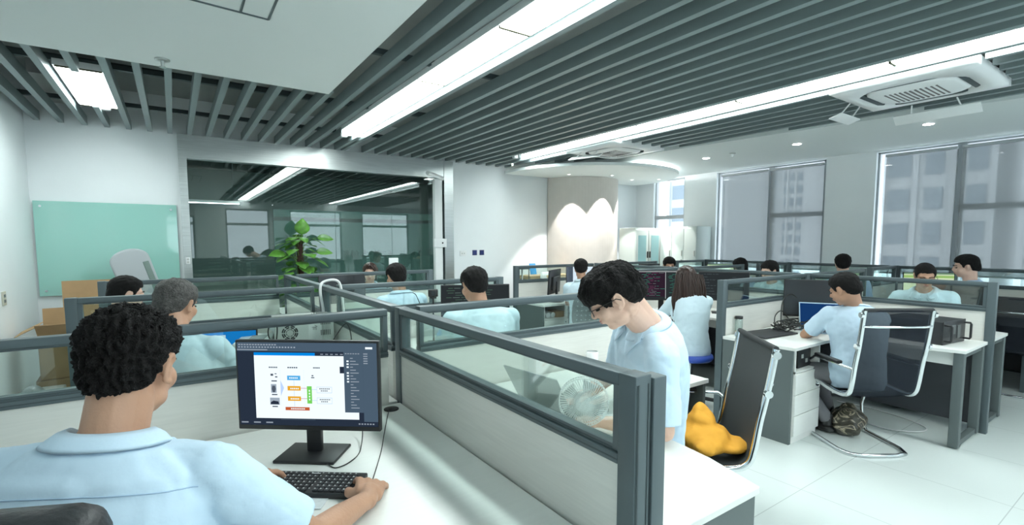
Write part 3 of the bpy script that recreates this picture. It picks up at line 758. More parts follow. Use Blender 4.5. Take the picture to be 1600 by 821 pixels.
monitor((4.98, 3.10, .75), -.95, .52, .32, 'dark monitor right of the long-haired woman\'s head', paint=paint_code(['505a5c'], 8, 8), zc=.30)
monitor((4.93, 2.08, .75), -1.02, .62, .35, 'large black switched-off monitor above the tangle of cables', zc=.262, tilt=.05)
monitor((4.15, 5.02, .75), -1.27 - PI / 2 + .28, .50, .32, 'thin black monitor seen edge-on before the oak table', zc=.27, base='round')
monitor((4.62, 4.95, .75), -.55, .50, .30, 'monitor with a white page beside the far man in the middle row', paint=lambda r_, p_: (r_(0, 0, 1, 1, emis('page_pale', lin('d5e6f2'))), r_(0, 0, .18, 1, emis('page_side', lin('4a5560')))), zc=.31)
monitor((7.52, 4.72, .75), -.62, .50, .31, 'monitor with a pale yellow page beside the ponytailed woman', paint=paint_sheet(False), zc=.27)
monitor((7.46, 1.98, .75), -1.0, .50, .32, 'monitor with a green banded sheet behind the man with glasses', paint=paint_sheet(True), zc=.26)
monitor((1.36, 4.94, .75), .05, .46, .28, 'monitor seen between the green plant and the woman with glasses', zc=.33)
# keyboards
def keyboard(loc, rz, label, w_=.44, group=None):
    t = T('keyboard', label, 'keyboard', loc, rz, group)
    MB().box((0, 0, .010), (w_, .145, .018), bev=.005).build('body', M_black, t)
    MK = mat('keycap_black', (.03, .032, .036), .45); m = MB(); k_ = .0185
    for r in range(6):
        x = -w_ / 2 + .012
        while x < w_ / 2 - .022:
            if not (abs(x - (w_ / 2 - .145)) < .006 or abs(x - (w_ / 2 - .082)) < .005): 
                wd = k_ * .86
                if r == 0 and abs(x + .08) < .052: pass
                m.box((x + k_ / 2, -.055 + r * .0205, .0215), (wd, .0165, .007), bev=.0015)
            x += k_
    m.build('keys', MK, t)
    lg = MB(); rnd = random.Random(3)
    for r in range(6):
        x = -w_ / 2 + .012
        while x < w_ / 2 - .022:
            lg.box((x + k_ / 2 - .002, -.053 + r * .0205, .0252), (.004, .005, .0004)); x += k_
    lg.box((.055, .045, .0254), (.03, .005, .0004)); lg.build('key_legends', mat('key_legend_white', (.6, .62, .62), .6), t)
    return t
keyboard((.285, 1.665, .75), -.66, 'black full-size keyboard under the flow-chart monitor', group='black keyboards')
keyboard((4.22, 3.42, .75), -.62, 'black keyboard before the maroon code monitor', group='black keyboards')
keyboard((1.86, 3.18, .75), -.42, 'black keyboard before the heavy-set man', group='black keyboards')
# mouse under the hand and its cable
def mouse(loc, rz, label):
    t = T('computer_mouse', label, 'mouse', loc, rz)
    m = MB(); rings = []
    for i in range(9):
        u = -1 + 2 * i / 8; r_ = math.sqrt(max(0, 1 - u * u)) ** .6 + .02
        rings.append([(.031 * r_ * math.cos(a), .056 * u, max(0, .034 * (.55 + .45 * math.cos(u * 1.1)) * r_ ** .5 * math.sin(a))) for a in [PI * 2 * j / 20 for j in range(20)]])
    m.loft(rings).build('shell', M_black, t); MB().cone((-.003, .03, .03), (.003, .03, .03), .008, .008).build('wheel', M_blackm, t); return t
mouse((.468, 1.46, .751), -.55, 'black mouse mostly covered by the curly-haired man\'s right hand')
def wire(pts, r, label, m=None, cat='cable', name='cable', res=10):
    P2 = [V(p) for p in pts]; out = []
    for i in range(len(P2) - 1):
        a = P2[max(0, i - 1)]; b_ = P2[i]; c = P2[i + 1]; d = P2[min(len(P2) - 1, i + 2)]
        for k_ in range(res):
            t_ = k_ / res; out.append(.5 * ((2 * b_) + (c - a) * t_ + (2 * a - 5 * b_ + 4 * c - d) * t_ ** 2 + (3 * b_ - 3 * c + d - a) * t_ ** 3))
    out.append(P2[-1]); l = V((P2[0].x, P2[0].y, P2[0].z)); mm = MB().tube([p - l for p in out], r, 6); o = mm.build(name, m or M_cable); o.location = l
    return tag(o, label, cat)
wire([(.49, 1.52, .76), (.53, 1.60, .753), (.61, 1.76, .753), (.68, 1.92, .753), (.77, 2.12, .754), (.805, 2.19, .757)], .0018, 'thin black mouse cable running up the desk to the cable port')
wire([(.41, 1.78, .756), (.43, 1.72, .753), (.49, 1.74, .753), (.55, 1.82, .753), (.60, 1.96, .80), (.56, 2.0, .86)], .0022, 'black monitor cable looping on the desk right of the monitor stand')
tag(MB().lathe((0, 0, 0), [(.001, 0), (.035, 0), (.035, .004), (.03, .006), (.001, .006)], 24).build('cable_port', M_black), 'round black cable port in the desk near the spine partition', 'cable port').location = (.815, 2.195, .75)
tag(MB().box((0, 0, .0015), (.16, .11, .002)).box((.006, -.008, .003), (.15, .1, .001)).build('paper_sheet', mat('printed_paper', (.72, .76, .78), .7, noise_amt=.1, nscale=60)), 'loose printed paper under the front of the black keyboard', 'paper').location = (.29, 1.565, .7505)
bpy.data.objects['paper_sheet'].rotation_euler = (0, 0, -.62)

# laptops
def laptop(loc, rz, label, w_=.33, d_=.23, ang=1.9, m=None, scr=None, paint=None):
    t = T('laptop', label, 'laptop', loc, rz); m = m or M_lap
    bs = MB().box((0, 0, .009), (w_, d_, .016), bev=.003).build('base', m, t)
    k_ = MB()
    for r in range(5):
        for c in range(14): k_.box((-w_ / 2 + .03 + c * (w_ - .06) / 13, -.01 + r * .019, .0175), ((w_ - .06) / 14.5, .015, .002))
    k_.build('keys', mat('laptop_keys', (.07, .08, .08), .5), bs)
    MB().box((0, -.07, .0174), (.1, .06, .0006)).build('touchpad', mat('touchpad_grey', (.3, .32, .33), .3), bs)
    Mx = Matrix.Translation((0, d_ / 2 - .004, .016)) @ Matrix.Rotation(-(ang - PI / 2), 4, 'X')
    ld = MB(Mx).box((0, .003, d_ / 2), (w_, .007, d_), bev=.003).build('lid', m, t)
    mats_ = [scr or M_scr_off]; sm_ = MB(Mx); X0, X1_, Z0, Z1 = -w_ / 2 + .01, w_ / 2 - .01, .02, d_ - .01
    sm_.add([(X0, -.0012, Z0), (X1_, -.0012, Z0), (X1_, -.0012, Z1), (X0, -.0012, Z1)], [(0, 1, 2, 3)], False)
    if paint:
        lay = [0]
        def rect(u0, v0, u1, v1, m_):
            if m_ not in mats_: mats_.append(m_)
            sm_.cur = mats_.index(m_); lay[0] += 1; y = -.0014 - lay[0] * .00002
            sm_.add([(X0 + (X1_ - X0) * u, y, Z1 + (Z0 - Z1) * v_) for u, v_ in ((u0, v1), (u1, v1), (u1, v0), (u0, v0))], [(0, 1, 2, 3)], False)
        paint(rect, None)
    sm_.build('screen', mats_, ld, fix=False)
    return t
laptop((1.50, 1.73, .75), PI / 2 + .12, 'grey laptop open before the young man with glasses', w_=.34, d_=.24, ang=2.1)
laptop((.22, 3.38, .75), -.25, 'laptop with a blue screen at the grey-haired man\'s arm', paint=paint_blue, m=M_black, ang=1.75)
laptop((4.66, 1.93, .75), -1.0, 'laptop with a dark blue screen before the leaning man', w_=.35, d_=.24, scr=emis('lap_dark_blue', lin('1c3a66')), m=mat('laptop_pale_blue', (.30, .42, .52), .4), ang=2.0)
laptop((6.05, 3.25, .75), 1.9, 'dark laptop before the man in profile by the middle window', scr=M_scr_off)
tag(MB().box((0, 0, .007), (.45, .26, .014), bev=.004).build('closed_laptop', M_blackm), 'closed black laptop lying on the desk left of the cables', 'laptop').location = (4.15, 2.16, .752)
bpy.data.objects['closed_laptop'].rotation_euler = (0, 0, -.1)
# desk fan
t = T('desk_fan', 'small round white desk fan seen through the near partition glass', 'fan', (1.325, 1.415, .75), 0)
fz = .150; Rf = Matrix.Rotation(-.74, 3, 'Z')
MB().lathe((0, 0, 0), [(.001, 0), (.058, 0), (.055, .015), (.02, .022), (.001, .022)], 32).build('base', M_white, t)
MB().cone((0, 0, .02), (0, .02, .08), .014, .011).build('stem', M_white, t)
def fanpt(p): return Rf @ V(p) + V((0, 0, fz))
cage = MB()
for rr, yy in ((.098, 0), (.098, .03), (.060, -.012)):
    cage.tube([fanpt((rr * math.cos(a), yy, rr * math.sin(a))) for a in [2 * PI * i / 48 for i in range(48)]], .0028 if rr > .09 else .0015, 6, closed=True)
for i in range(56):
    a = 2 * PI * i / 56; c, s_ = math.cos(a), math.sin(a); c2, s2 = math.cos(a + .16), math.sin(a + .16)
    cage.tube([fanpt((.03 * c, -.016, .03 * s_)), fanpt((.07 * (c + c2) / 2, -.014, .07 * (s_ + s2) / 2)), fanpt((.098 * c2, 0, .098 * s2)), fanpt((.098 * c2, .03, .098 * s2))], .0019, 5)
cg = cage.build('cage', M_white, t)
hb = MB(); hb.cone(fanpt((0, -.02, 0)), fanpt((0, -.01, 0)), .032, .034, 28); hb.cone(fanpt((0, .0, 0)), fanpt((0, .06, 0)), .04, .03, 24); hb.build('hub', M_white, t)
for i in range(5):
    bl = MB(); a = 2 * PI * i / 5; pts = []
    for k_ in range(7):
        u = k_ / 6; r_ = .035 + .055 * u; pts.append((r_, a - .35 - .1 * u)); 
    vs = [fanpt((r_ * math.cos(an), .004, r_ * math.sin(an))) for r_, an in pts] + [fanpt((r_ * math.cos(an + .75), .020, r_ * math.sin(an + .75))) for r_, an in pts]
    bl.add(vs, [(k_, k_ + 1, k_ + 8, k_ + 7) for k_ in range(6)], True); bo = bl.build('blade', mat('fan_blade_grey', (.62, .66, .66), .4), t)
    so = bo.modifiers.new('s', 'SOLIDIFY'); so.thickness = .002
# mug, bottle, notebook
t = T('storage_jar', 'white cylindrical jar with open rim behind the young man\'s desk', 'jar', (2.13, 2.20, .75))
MB().lathe((0, 0, 0), [(.001, 0), (.036, 0), (.038, .01), (.038, .105), (.035, .11), (.033, .105), (.033, .012), (.001, .012)], 32).build('body', M_white, t)
MB().tube([(.033 * math.cos(a), .033 * math.sin(a), .108) for a in [2 * PI * i / 28 for i in range(28)]], .002, 5, closed=True).build('rim', M_steel, t)
MB(Matrix.Translation((.012, -.0375, .05))).ell((0, 0, 0), (.006, .002, .006), 2).build('mark', M_blackm, t)
t = T('water_bottle', 'clear bottle with black lid beside the closed laptop', 'bottle', (3.97, 2.315, .75))
MB().lathe((0, 0, 0), [(.001, 0), (.028, 0), (.030, .008), (.030, .125), (.026, .133), (.001, .133)], 28).build('glass_body', mat_glass('bottle_glass', (.80, .88, .86), .12), t)
MB().lathe((0, 0, .132), [(.001, 0), (.031, 0), (.031, .022), (.001, .024)], 28).build('lid', M_black, t)
MB().lathe((0, 0, .005), [(.001, 0), (.0272, 0), (.0272, .02), (.001, .02)], 24).build('drink', mat('tea', (.55, .30, .14), .3), t)
t = T('notebook', 'black notebook half hidden behind the near partition post', 'notebook', (1.17, .99, .75), .4)
MB().bb(-.06, .06, -.04, .04, 0, .004).bb(-.06, .06, -.04, .04, .014, .018).build('cover', M_blackm, t); MB().bb(-.056, .058, -.038, .038, .004, .014).build('pages', M_white, t)
# phone and computer case on a carton, left middle desk
t = T('carton', 'flat white carton under the silver computer case', 'box', (.55, 3.48, .75), -.08); MB().box((0, 0, .067), (.60, .34, .134), bev=.004).build('body', M_white, t); MB().box((0, 0, .1345), (.05, .34, .001)).build('tape', mat('tape', (.6, .55, .42), .3), t)
t = T('computer_case', 'silver computer case lying on its side with a round fan grille', 'computer', (.69, 3.50, .886), -.08)
MB().box((0, 0, .082), (.36, .26, .164), bev=.004).build('case', M_silver, t)
g = MB()
for rr in (.045, .034, .022):
    for k_ in range(8):
        a0 = 2 * PI * k_ / 8 + .08; g.tube([(-.09 + rr * math.cos(a), -.132, .075 + rr * math.sin(a)) for a in [a0 + .6 * j / 6 for j in range(7)]], .0042 if rr > .03 else .002, 5)
g.build('fan_grille', M_blackm, t)
g = MB()
for r in range(2):
    for c in range(6): g.box((.10 + c * .011, -.1305, .06 + r * .07), (.005, .002, .035))
g.build('vent_slots', M_blackm, t)
tm = text_mesh('子弄乍', .038, 'case_lettering', M_blackm, t, (.045, -.1312, .14), mir=False, rot=(0, PI / 2, 0))
t = T('desk_phone', 'white office desk phone with curved handset left of the computer case', 'phone', (.39, 3.44, .886), -.5)
MB().box((0, 0, .03), (.19, .2, .05), R=Matrix.Rotation(.18, 3, 'X'), bev=.012).build('base', M_white, t)
MB().box((.03, -.03, .058), (.09, .1, .004), R=Matrix.Rotation(.18, 3, 'X')).build('key_field', mat('phone_keys_grey', (.35, .38, .38), .5), t)
MB().tube([(-.13, .06, .085), (-.10, .06, .12), (-.03, .055, .145), (.05, .05, .14), (.12, .045, .10), (.14, .04, .08)], .02, 10, taper=lambda u: .8 + .7 * abs(2 * u - 1) ** 2).build('handset', M_white, t)
for i, (pts, l) in enumerate((([(.50, 3.34, .91), (.51, 3.34, 1.0), (.50, 3.34, 1.06), (.47, 3.35, 1.03), (.46, 3.36, .97), (.48, 3.37, .91)], 'thin black cable loop standing beside the phone'),
    ([(.84, 3.3, .90), (.89, 3.18, 1.02), (.87, 3.0, .95), (.80, 2.85, .85), (.70, 2.7, .77)], 'black cable arching from the silver case over the desk'),
    ([(.78, 3.2, .77), (.84, 3.0, .86), (.86, 2.8, .90), (.84, 2.7, .80), (.80, 2.55, .76)], 'dark cable looping near the spine partition'),
    ([(.55, 3.2, .765), (.65, 3.05, .79), (.78, 2.95, .77), (.70, 2.7, .76)], 'short cable on the desk before the silver case'))):
    wire(pts, .004, l)
wire([(.80, 3.64, .76), (.865, 3.66, 1.0), (.86, 3.70, 1.20), (.90, 3.74, 1.255), (1.0, 3.74, 1.25), (1.03, 3.75, 1.10), (1.03, 3.7, .78)], .010, 'thick white cable hooked over the spine partition rail', M_cablew)
# server box, cables on the right desk
t = T('server_box', 'black rack server box with two front handles on the right desk', 'computer', (4.98, 1.30, .75), -.12)
MB().box((0, .04, .092), (.36, .40, .175), bev=.004).build('case', M_blackm, t)
MB().box((0, -.162, .092), (.37, .008, .178), bev=.002).build('front_plate', M_black, t)
for x in (-.16, .16): MB().tube([(x, -.166, .03), (x, -.205, .03), (x, -.21, .04), (x, -.21, .145), (x, -.205, .155), (x, -.166, .155)], .008, 8).build('handle', M_black, t)
MB().box((-.03, -.168, .11), (.08, .006, .07)).box((.07, -.168, .09), (.05, .006, .10)).build('drive_bay', mat('bay_grey', (.12, .13, .13), .4), t)
rnd = random.Random(11)
cab_l = ['front', 'left', 'upper', 'rear', 'short', 'long']
for i in range(9):
    a = rnd.random() * 6; c0 = V((4.40 + rnd.random() * .30, 2.10 + rnd.random() * .08, .77)); pts = []
    for k_ in range(9):
        th = a + k_ * (.8 + .2 * (i % 3)); rr = .07 + rnd.random() * .07; pts.append(c0 + V((rr * math.cos(th) * 1.4, rr * math.sin(th) * .7, rnd.random() * .06)))
    o = wire(pts, .0045, 'black cable coiled in the tangle left of the big dark monitor'); o['group'] = 'cables tangled on the right desk'
wire([(4.45, 2.2, .77), (4.6, 2.27, .98), (4.75, 2.27, 1.05), (4.85, 2.22, .98), (4.9, 2.1, .88)], .005, 'black cable arching high against the partition behind the tangle')
wire([(4.35, 2.2, .77), (4.5, 2.28, .86), (4.62, 2.28, .90), (4.72, 2.25, .80)], .005, 'lower black cable arch against the partition behind the tangle')
tag(MB().box((0, 0, .02), (.1, .06, .035), bev=.006).build('power_adapter', M_white), 'small white power adapter among the cables', 'adapter').location = (4.72, 2.08, .752)
tag(MB().box((0, 0, .015), (.14, .05, .03), bev=.006).build('docking_box', M_black), 'small black docking box among the cables', 'adapter').location = (4.40, 2.19, .752)
wire([(5.16, 2.0, .02), (5.22, 1.75, .01), (5.15, 1.45, .01), (5.02, 1.28, .01), (4.86, 1.30, .01), (4.74, 1.5, .01), (4.85, 1.8, .01)], .005, 'pale loose cable lying on the floor under the server desk', M_cablew)
# shelf contents of the near pedestal
tag(MB().bb(-.01, .01, -.1, .1, 0, .14).build('green_folder', mat('lime_green_board', (.30, .62, .06), .5)), 'lime green folder standing in the open shelf of the drawer cabinet', 'folder').location = (3.86, 1.90, .561)
t = T('mini_computer', 'small black computer in the open shelf of the drawer cabinet', 'computer', (4.03, 1.93, .561)); MB().box((0, 0, .07), (.2, .26, .14), bev=.004).build('case', M_black, t); MB().box((-.04, -.132, .09), (.03, .004, .03)).box((.03, -.132, .05), (.03, .004, .03)).build('ports', M_silver, t)
for i, x in enumerate((4.08, 4.16)):
    o = tag(MB().cone((0, 0, 0), (0, .24, 0), .035, .035, 20).cone((0, -.002, 0), (0, .05, 0), .012, .012, 12).build('paper_roll', M_white), 'white paper roll end, %s of the two on the cabinet shelf' % ('left' if i == 0 else 'right'), 'paper roll', 'paper rolls on the cabinet shelf'); o.location = (x - .16, 4.86, .60)
tag(MB().box((0, 0, .04), (.12, .2, .08), bev=.004).build('brown_box', M_card), 'small brown box beside the white paper rolls', 'box').location = (4.12, 4.95, .561)
# rock-like bag under the chair
me = bpy.data.materials.new('dark_marbled_plastic'); me.use_nodes = True; nt = me.node_tree; b = nt.nodes['Principled BSDF']
tc = nt.nodes.new('ShaderNodeTexCoord'); wv = nt.nodes.new('ShaderNodeTexNoise'); wv.inputs['Scale'].default_value = 7; wv.inputs['Distortion'].default_value = 1.6; wv.inputs['Detail'].default_value = 3
r = nt.nodes.new('ShaderNodeValToRGB'); e = r.color_ramp.elements; e[0].position = .46; e[0].color = (.05, .045, .03, 1); e[1].position = .54; e[1].color = (.06, .055, .045, 1); x_ = e.new(.5); x_.color = (.50, .42, .30, 1)
nt.links.new(tc.outputs['Object'], wv.inputs['Vector']); nt.links.new(wv.outputs['Fac'], r.inputs[0]); nt.links.new(r.outputs[0], b.inputs['Base Color']); b.inputs['Roughness'].default_value = .3; MATS['marble'] = me
q = MB().ell((0, 0, .10), (.15, .12, .10), 4).ell((.06, .03, .14), (.08, .07, .08), 3).ell((-.07, -.02, .07), (.10, .09, .07), 3)
mm = remesh(q, .010, 3, lambda p: .018 * noise.noise(V(p) * 14) + .008 * noise.noise(V(p) * 30))
zmin = min(v.co.z for v in mm.vertices)
for v in mm.vertices: v.co.z -= zmin
o = obj_from(mm, 'crumpled_bag', me); tag(o, 'dark crumpled bag with cream streaks on the floor under the silver-framed chair', 'bag'); o.location = (4.42, 1.62, .0)
# camera on a monitor edge near the lanyard man
t = T('webcam', 'small black camera box perched beside the dark code monitor', 'camera', (1.66, 3.50, 1.10), -.4)
MB().box((0, 0, .045), (.075, .05, .055), bev=.004).build('body', M_black, t); MB().cone((-.0, -.025, .045), (0, -.05, .045), .02, .018).build('lens', M_scr_off, t); MB().bb(-.006, .006, -.006, .006, -.35, .02).box((0, 0, .008), (.05, .04, .012)).build('stalk', M_black, t)
MB().box((0, 0, -.345), (.09, .09, .01)).build('foot', M_black, t)
# ================================================================== CHAIRS
def sling_chair(loc, rz, label, fabric, cant=True, hi=1.02, low=.44, lean=.20, seat=True, arm=(-1, 1), w_=.50, bar=.89):
    """faces local +y; continuous chrome side rails carry a mesh sling, cantilever sled base"""
    t = T('office_chair', label, 'chair', loc, rz)
    def prof(u):   # u 0..1 from seat front up to back top : (y, z)
        pts = [(.26, low + .02), (.20, low + .035), (.0, low), (-.16, low - .005), (-.232, low + .025), (-.258, low + .10), (-.262 - lean * .25, low + .24), (-.268 - lean * .6, low + .40), (-.27 - lean, hi)]
        f_ = u * (len(pts) - 1); i = min(int(f_), len(pts) - 2); r_ = f_ - i
        a = V(pts[max(0, i - 1)]); b_ = V(pts[i]); c = V(pts[i + 1]); d = V(pts[min(len(pts) - 1, i + 2)])
        return .5 * ((2 * b_) + (c - a) * r_ + (2 * a - 5 * b_ + 4 * c - d) * r_ ** 2 + (3 * b_ - 3 * c + d - a) * r_ ** 3)
    N = 40; h = w_ / 2
    for s_ in (-1, 1):
        MB().tube([(s_ * h, *prof(i / N)) for i in range(N + 1)], .0165, 10).build('side_rail', M_chrome, t)
        for u_ in (.975, .86):
            p_ = prof(u_); MB().cone((s_ * (h + .008), *p_), (s_ * (h + .026), *p_), .021, .019, 18).build('joint_disc', M_chrome, t)
    vs = []; K = 8
    for i in range(N + 1):
        p = prof(i / N)
        for j in range(K + 1):
            x = -h + 2 * h * j / K; sag = .018 * (1 - (x / h) ** 2); vs.append((x, p[0] - (sag if i > N * .5 else 0), p[1] - (sag if i <= N * .5 else 0)))
    sl = MB().add(vs, [(i * (K + 1) + j, i * (K + 1) + j + 1, (i + 1) * (K + 1) + j + 1, (i + 1) * (K + 1) + j) for i in range(N) for j in range(K)], True)
    so = sl.build('sling', fabric, t); md = so.modifiers.new('s', 'SOLIDIFY'); md.thickness = .006; md.offset = 0
    p = prof(1); MB().tube([(-h, p[0], p[1]), (h, p[0], p[1])], .014, 8).build('top_roll', M_blackm, t)
    p = prof(bar); MB().tube([(-h, p[0] - .012, p[1]), (-h * .7, p[0] - .035, p[1]), (h * .7, p[0] - .035, p[1]), (h, p[0] - .012, p[1])], .009, 8).build('cross_bar', M_chrome, t)
    MB().tube([(-h, -.06, low - .02), (h, -.06, low - .02)], .011, 8).tube([(-h, .14, low - .01), (h, .14, low - .01)], .011, 8).build('seat_crossbar', M_chrome, t)
    if arm:
        for s_ in arm:
            MB().tube([(s_ * h, -.262, low + .20), (s_ * (h + .03), -.24, low + .215), (s_ * (h + .03), .12, low + .215), (s_ * (h + .03), .20, low + .16), (s_ * h, .18, low + .03)], .010, 8).build('arm_rail', M_chrome, t)
            MB().box((s_ * (h + .03), -.03, low + .232), (.045, .27, .026), bev=.01).build('arm_pad', M_black, t)
    b_ = MB(); hw = h - .005
    b_.tube([(-hw, .13, low - .02), (-hw, .22, low - .05), (-hw, .27, .22), (-hw, .25, .06), (-hw, .20, .014), (-hw, -.14, .014), (-hw + .03, -.23, .014), (-hw + .12, -.26, .014),
             (hw - .12, -.26, .014), (hw - .03, -.23, .014), (hw, -.14, .014), (hw, .20, .014), (hw, .25, .06), (hw, .27, .22), (hw, .22, low - .05), (hw, .13, low - .02)], .0135, 10)
    b_.build('sled_base', M_chrome, t)
    return t
M_mesh = bpy.data.materials.new('black_mesh_fabric'); M_mesh.use_nodes = True; nt = M_mesh.node_tree; nt.nodes.clear()
o_ = nt.nodes.new('ShaderNodeOutputMaterial'); d_ = nt.nodes.new('ShaderNodeBsdfDiffuse'); d_.inputs[0].default_value = (.03, .035, .045, 1); t_ = nt.nodes.new('ShaderNodeBsdfTransparent'); mx = nt.nodes.new('ShaderNodeMixShader'); mx.inputs[0].default_value = .36
nt.links.new(d_.outputs[0], mx.inputs[1]); nt.links.new(t_.outputs[0], mx.inputs[2]); nt.links.new(mx.outputs[0], o_.inputs[0]); MATS['mesh'] = M_mesh
M_sling_d = mat('charcoal_sling_fabric', (.04, .045, .048), .6, bump=.1, bscale=200)
sling_chair((4.24, 1.50, 0), -.60, 'chrome-framed black mesh chair with sled base under the leaning man', M_mesh, hi=1.075, lean=.07, w_=.47, bar=.935)
sling_chair((2.24, 1.58, 0), .85, 'black sling chair holding an ochre cloth beside the near white desk', M_sling_d, hi=1.035, lean=.07, w_=.50, arm=(1,))
sling_chair((7.0, 1.0, 0), -1.5, 'black mesh chair with chrome sides at the right edge by the window desks', M_mesh, hi=1.0, w_=.5)
# ochre cloth on the chair seat
q = MB().ell((0, 0, .05), (.13, .15, .08), 3).ell((.01, .02, .12), (.07, .08, .07), 3).ell((.02, .04, .17), (.05, .045, .05), 3).ell((.06, -.12, .03), (.09, .10, .04), 3).ell((-.08, -.08, .04), (.09, .07, .05), 3)
mm = remesh(q, .008, 8, lambda p: .010 * noise.noise(V(p) * 16) - .014 * abs(noise.noise(V(p) * 9)))
zmin = min(v.co.z for v in mm.vertices)
for v in mm.vertices: v.co.z = max(v.co.z, zmin + .01) - zmin
o = obj_from(mm, 'cloth_bundle', M_yellow); tag(o, 'ochre yellow cloth bundled on the seat of the black sling chair', 'cloth'); o.location = (2.27, 1.50, .437)

def task_chair(loc, rz, label, back=None, seat_m=None, bz=(.55, .95), w_=.46, group=None, zs=.46):
    t = T('task_chair' if back else 'stool', label, 'chair' if back else 'stool', loc, rz, group)
    MB().ell((0, 0, 0), (.001, .001, .001), 1) 
    seat = MB().lathe((0, 0, zs - .05), [(.001, 0), (.19, .0), (.205, .02), (.2, .045), (.16, .055), (.001, .052)], 32) if not back else MB().box((0, .0, zs - .03), (.46, .44, .06), bev=.025)
    seat.build('seat', seat_m or M_blackm, t)
    MB().cone((0, 0, .10), (0, 0, zs - .05), .025, .025).build('column', M_chrome if not back else M_black, t)
    for i in range(5):
        a = 2 * PI * i / 5 + .3; e = (.27 * math.cos(a), .27 * math.sin(a)); lg = MB().tube([(0, 0, .10), (e[0], e[1], .07)], .018, 8).build('foot_spoke', M_black, t)
        MB().cone((e[0] - .01 * math.sin(a), e[1] + .01 * math.cos(a), .028), (e[0] + .01 * math.sin(a), e[1] - .01 * math.cos(a), .028), .027, .027, 14).build('castor', M_black, lg)
    if back:
        z0, z1 = bz; K = 9; vs = []; fs = []
        for i in range(7):
            z = z0 + (z1 - z0) * i / 6
            for j in range(K):
                u = -1 + 2 * j / (K - 1); ww = w_ / 2 * (1 - .12 * abs(2 * i / 6 - 1) ** 3); vs.append((u * ww, -.24 - .05 * (i / 6) + .05 * u * u, z))
        fs = [(i * K + j, i * K + j + 1, (i + 1) * K + j + 1, (i + 1) * K + j) for i in range(6) for j in range(K - 1)]
        bo = MB().add(vs, fs, True).build('backrest', back, t); md = bo.modifiers.new('s', 'SOLIDIFY'); md.thickness = .03; md.offset = 0
        MB().tube([(0, -.05, zs - .06), (0, -.25, zs - .04), (0, -.285, z0 + .1)], .02, 8).build('back_stem', M_black, t)
        if bz[0] == .56:
            h_ = MB()
            for r in range(5):
                for c in range(9): 
                    u = -.8 + 1.6 * c / 8; h_.cone((u * w_ / 2, -.262 - .05 * (.2 + r * .15) + .05 * u * u, z0 + .07 + r * .055), (u * w_ / 2, -.268 - .05 * (.2 + r * .15) + .05 * u * u, z0 + .07 + r * .055), .007, .007, 8)
            h_.build('perforations', mat('pale_perforation', (.42, .47, .47), .6), bo)
    return t
# the foreground man's leather chair
t = T('leather_chair', 'black leather chair back at the lower left corner of the picture', 'chair', (-.21, 1.22, 0), -.436)
MB().box((0, .02, .46), (.52, .48, .09), bev=.035).build('seat', M_leather, t)
MB().box((0, -.285, .86), (.50, .08, .56), R=Matrix.Rotation(.05, 3, 'X'), bev=.035).build('backrest', M_leather, t)
MB().box((-.12, -.300, 1.185), (.34, .095, .12), R=Matrix.Rotation(.08, 3, 'X'), bev=.042).build('head_cushion', M_leather, t)
MB().box((.02, -.285, 1.135), (.47, .10, .09), R=Matrix.Rotation(.08, 3, 'X'), bev=.04).build('lumbar_roll', M_leather, t)
MB().tube([(0, -.02, .40), (0, -.30, .40), (0, -.34, .50), (0, -.335, .62)], .022, 8).build('back_bracket', M_black, t)
MB().cone((0, 0, .10), (0, 0, .42), .03, .03).build('column', M_black, t)
for i in range(5):
    a = 2 * PI * i / 5; lg = MB().tube([(0, 0, .10), (.28 * math.cos(a), .28 * math.sin(a), .07)], .02, 8).build('foot_spoke', M_black, t); MB().cone((.28 * math.cos(a), .28 * math.sin(a) - .01, .03), (.28 * math.cos(a), .28 * math.sin(a) + .01, .03), .028, .028).build('castor', M_black, lg)
task_chair((3.93, 2.76, 0), 0, 'round blue-topped stool under the long-haired woman', None, M_blue, zs=.50)
task_chair((4.12, 4.40, 0), -.35, 'dark chair with rows of holes in its back, behind the far man', mat('grey_perforated_plastic', (.07, .085, .09), .5), bz=(.56, .90), w_=.50, zs=.45)
task_chair((6.13, 1.47, 0), 1.45, 'high black chair back behind the man with glasses', M_leather, bz=(.55, 1.14), w_=.52)
task_chair((5.25, 6.20, 0), PI + .3, 'white curved chair back in front of the oak side table', M_white, bz=(.62, 1.04), w_=.46)
task_chair((1.83, 6.32, 0), PI - .3, 'white chair back left of the woman with glasses', M_white, bz=(.62, 1.10), w_=.40)

# ================================================================== THINGS ALONG THE WALLS
# mint glass board
t = T('glass_writing_board', 'large mint green glass writing board on the left back wall', 'writing board', (-.58, YB - .03, 0))
L_ = (-.58, YB - .03, 0)
lift(MB().bb(-1.195, .045, YB - .035, YB - .025, .975, 1.985), L_).build('glass_sheet', M_mint, t)
for x in (-1.14, -.01):
    for z in (1.03, 1.93): lift(MB().cone((x, YB - .001, z), (x, YB - .045, z), .012, .012, 16), L_).build('stand_off', M_chrome, t)
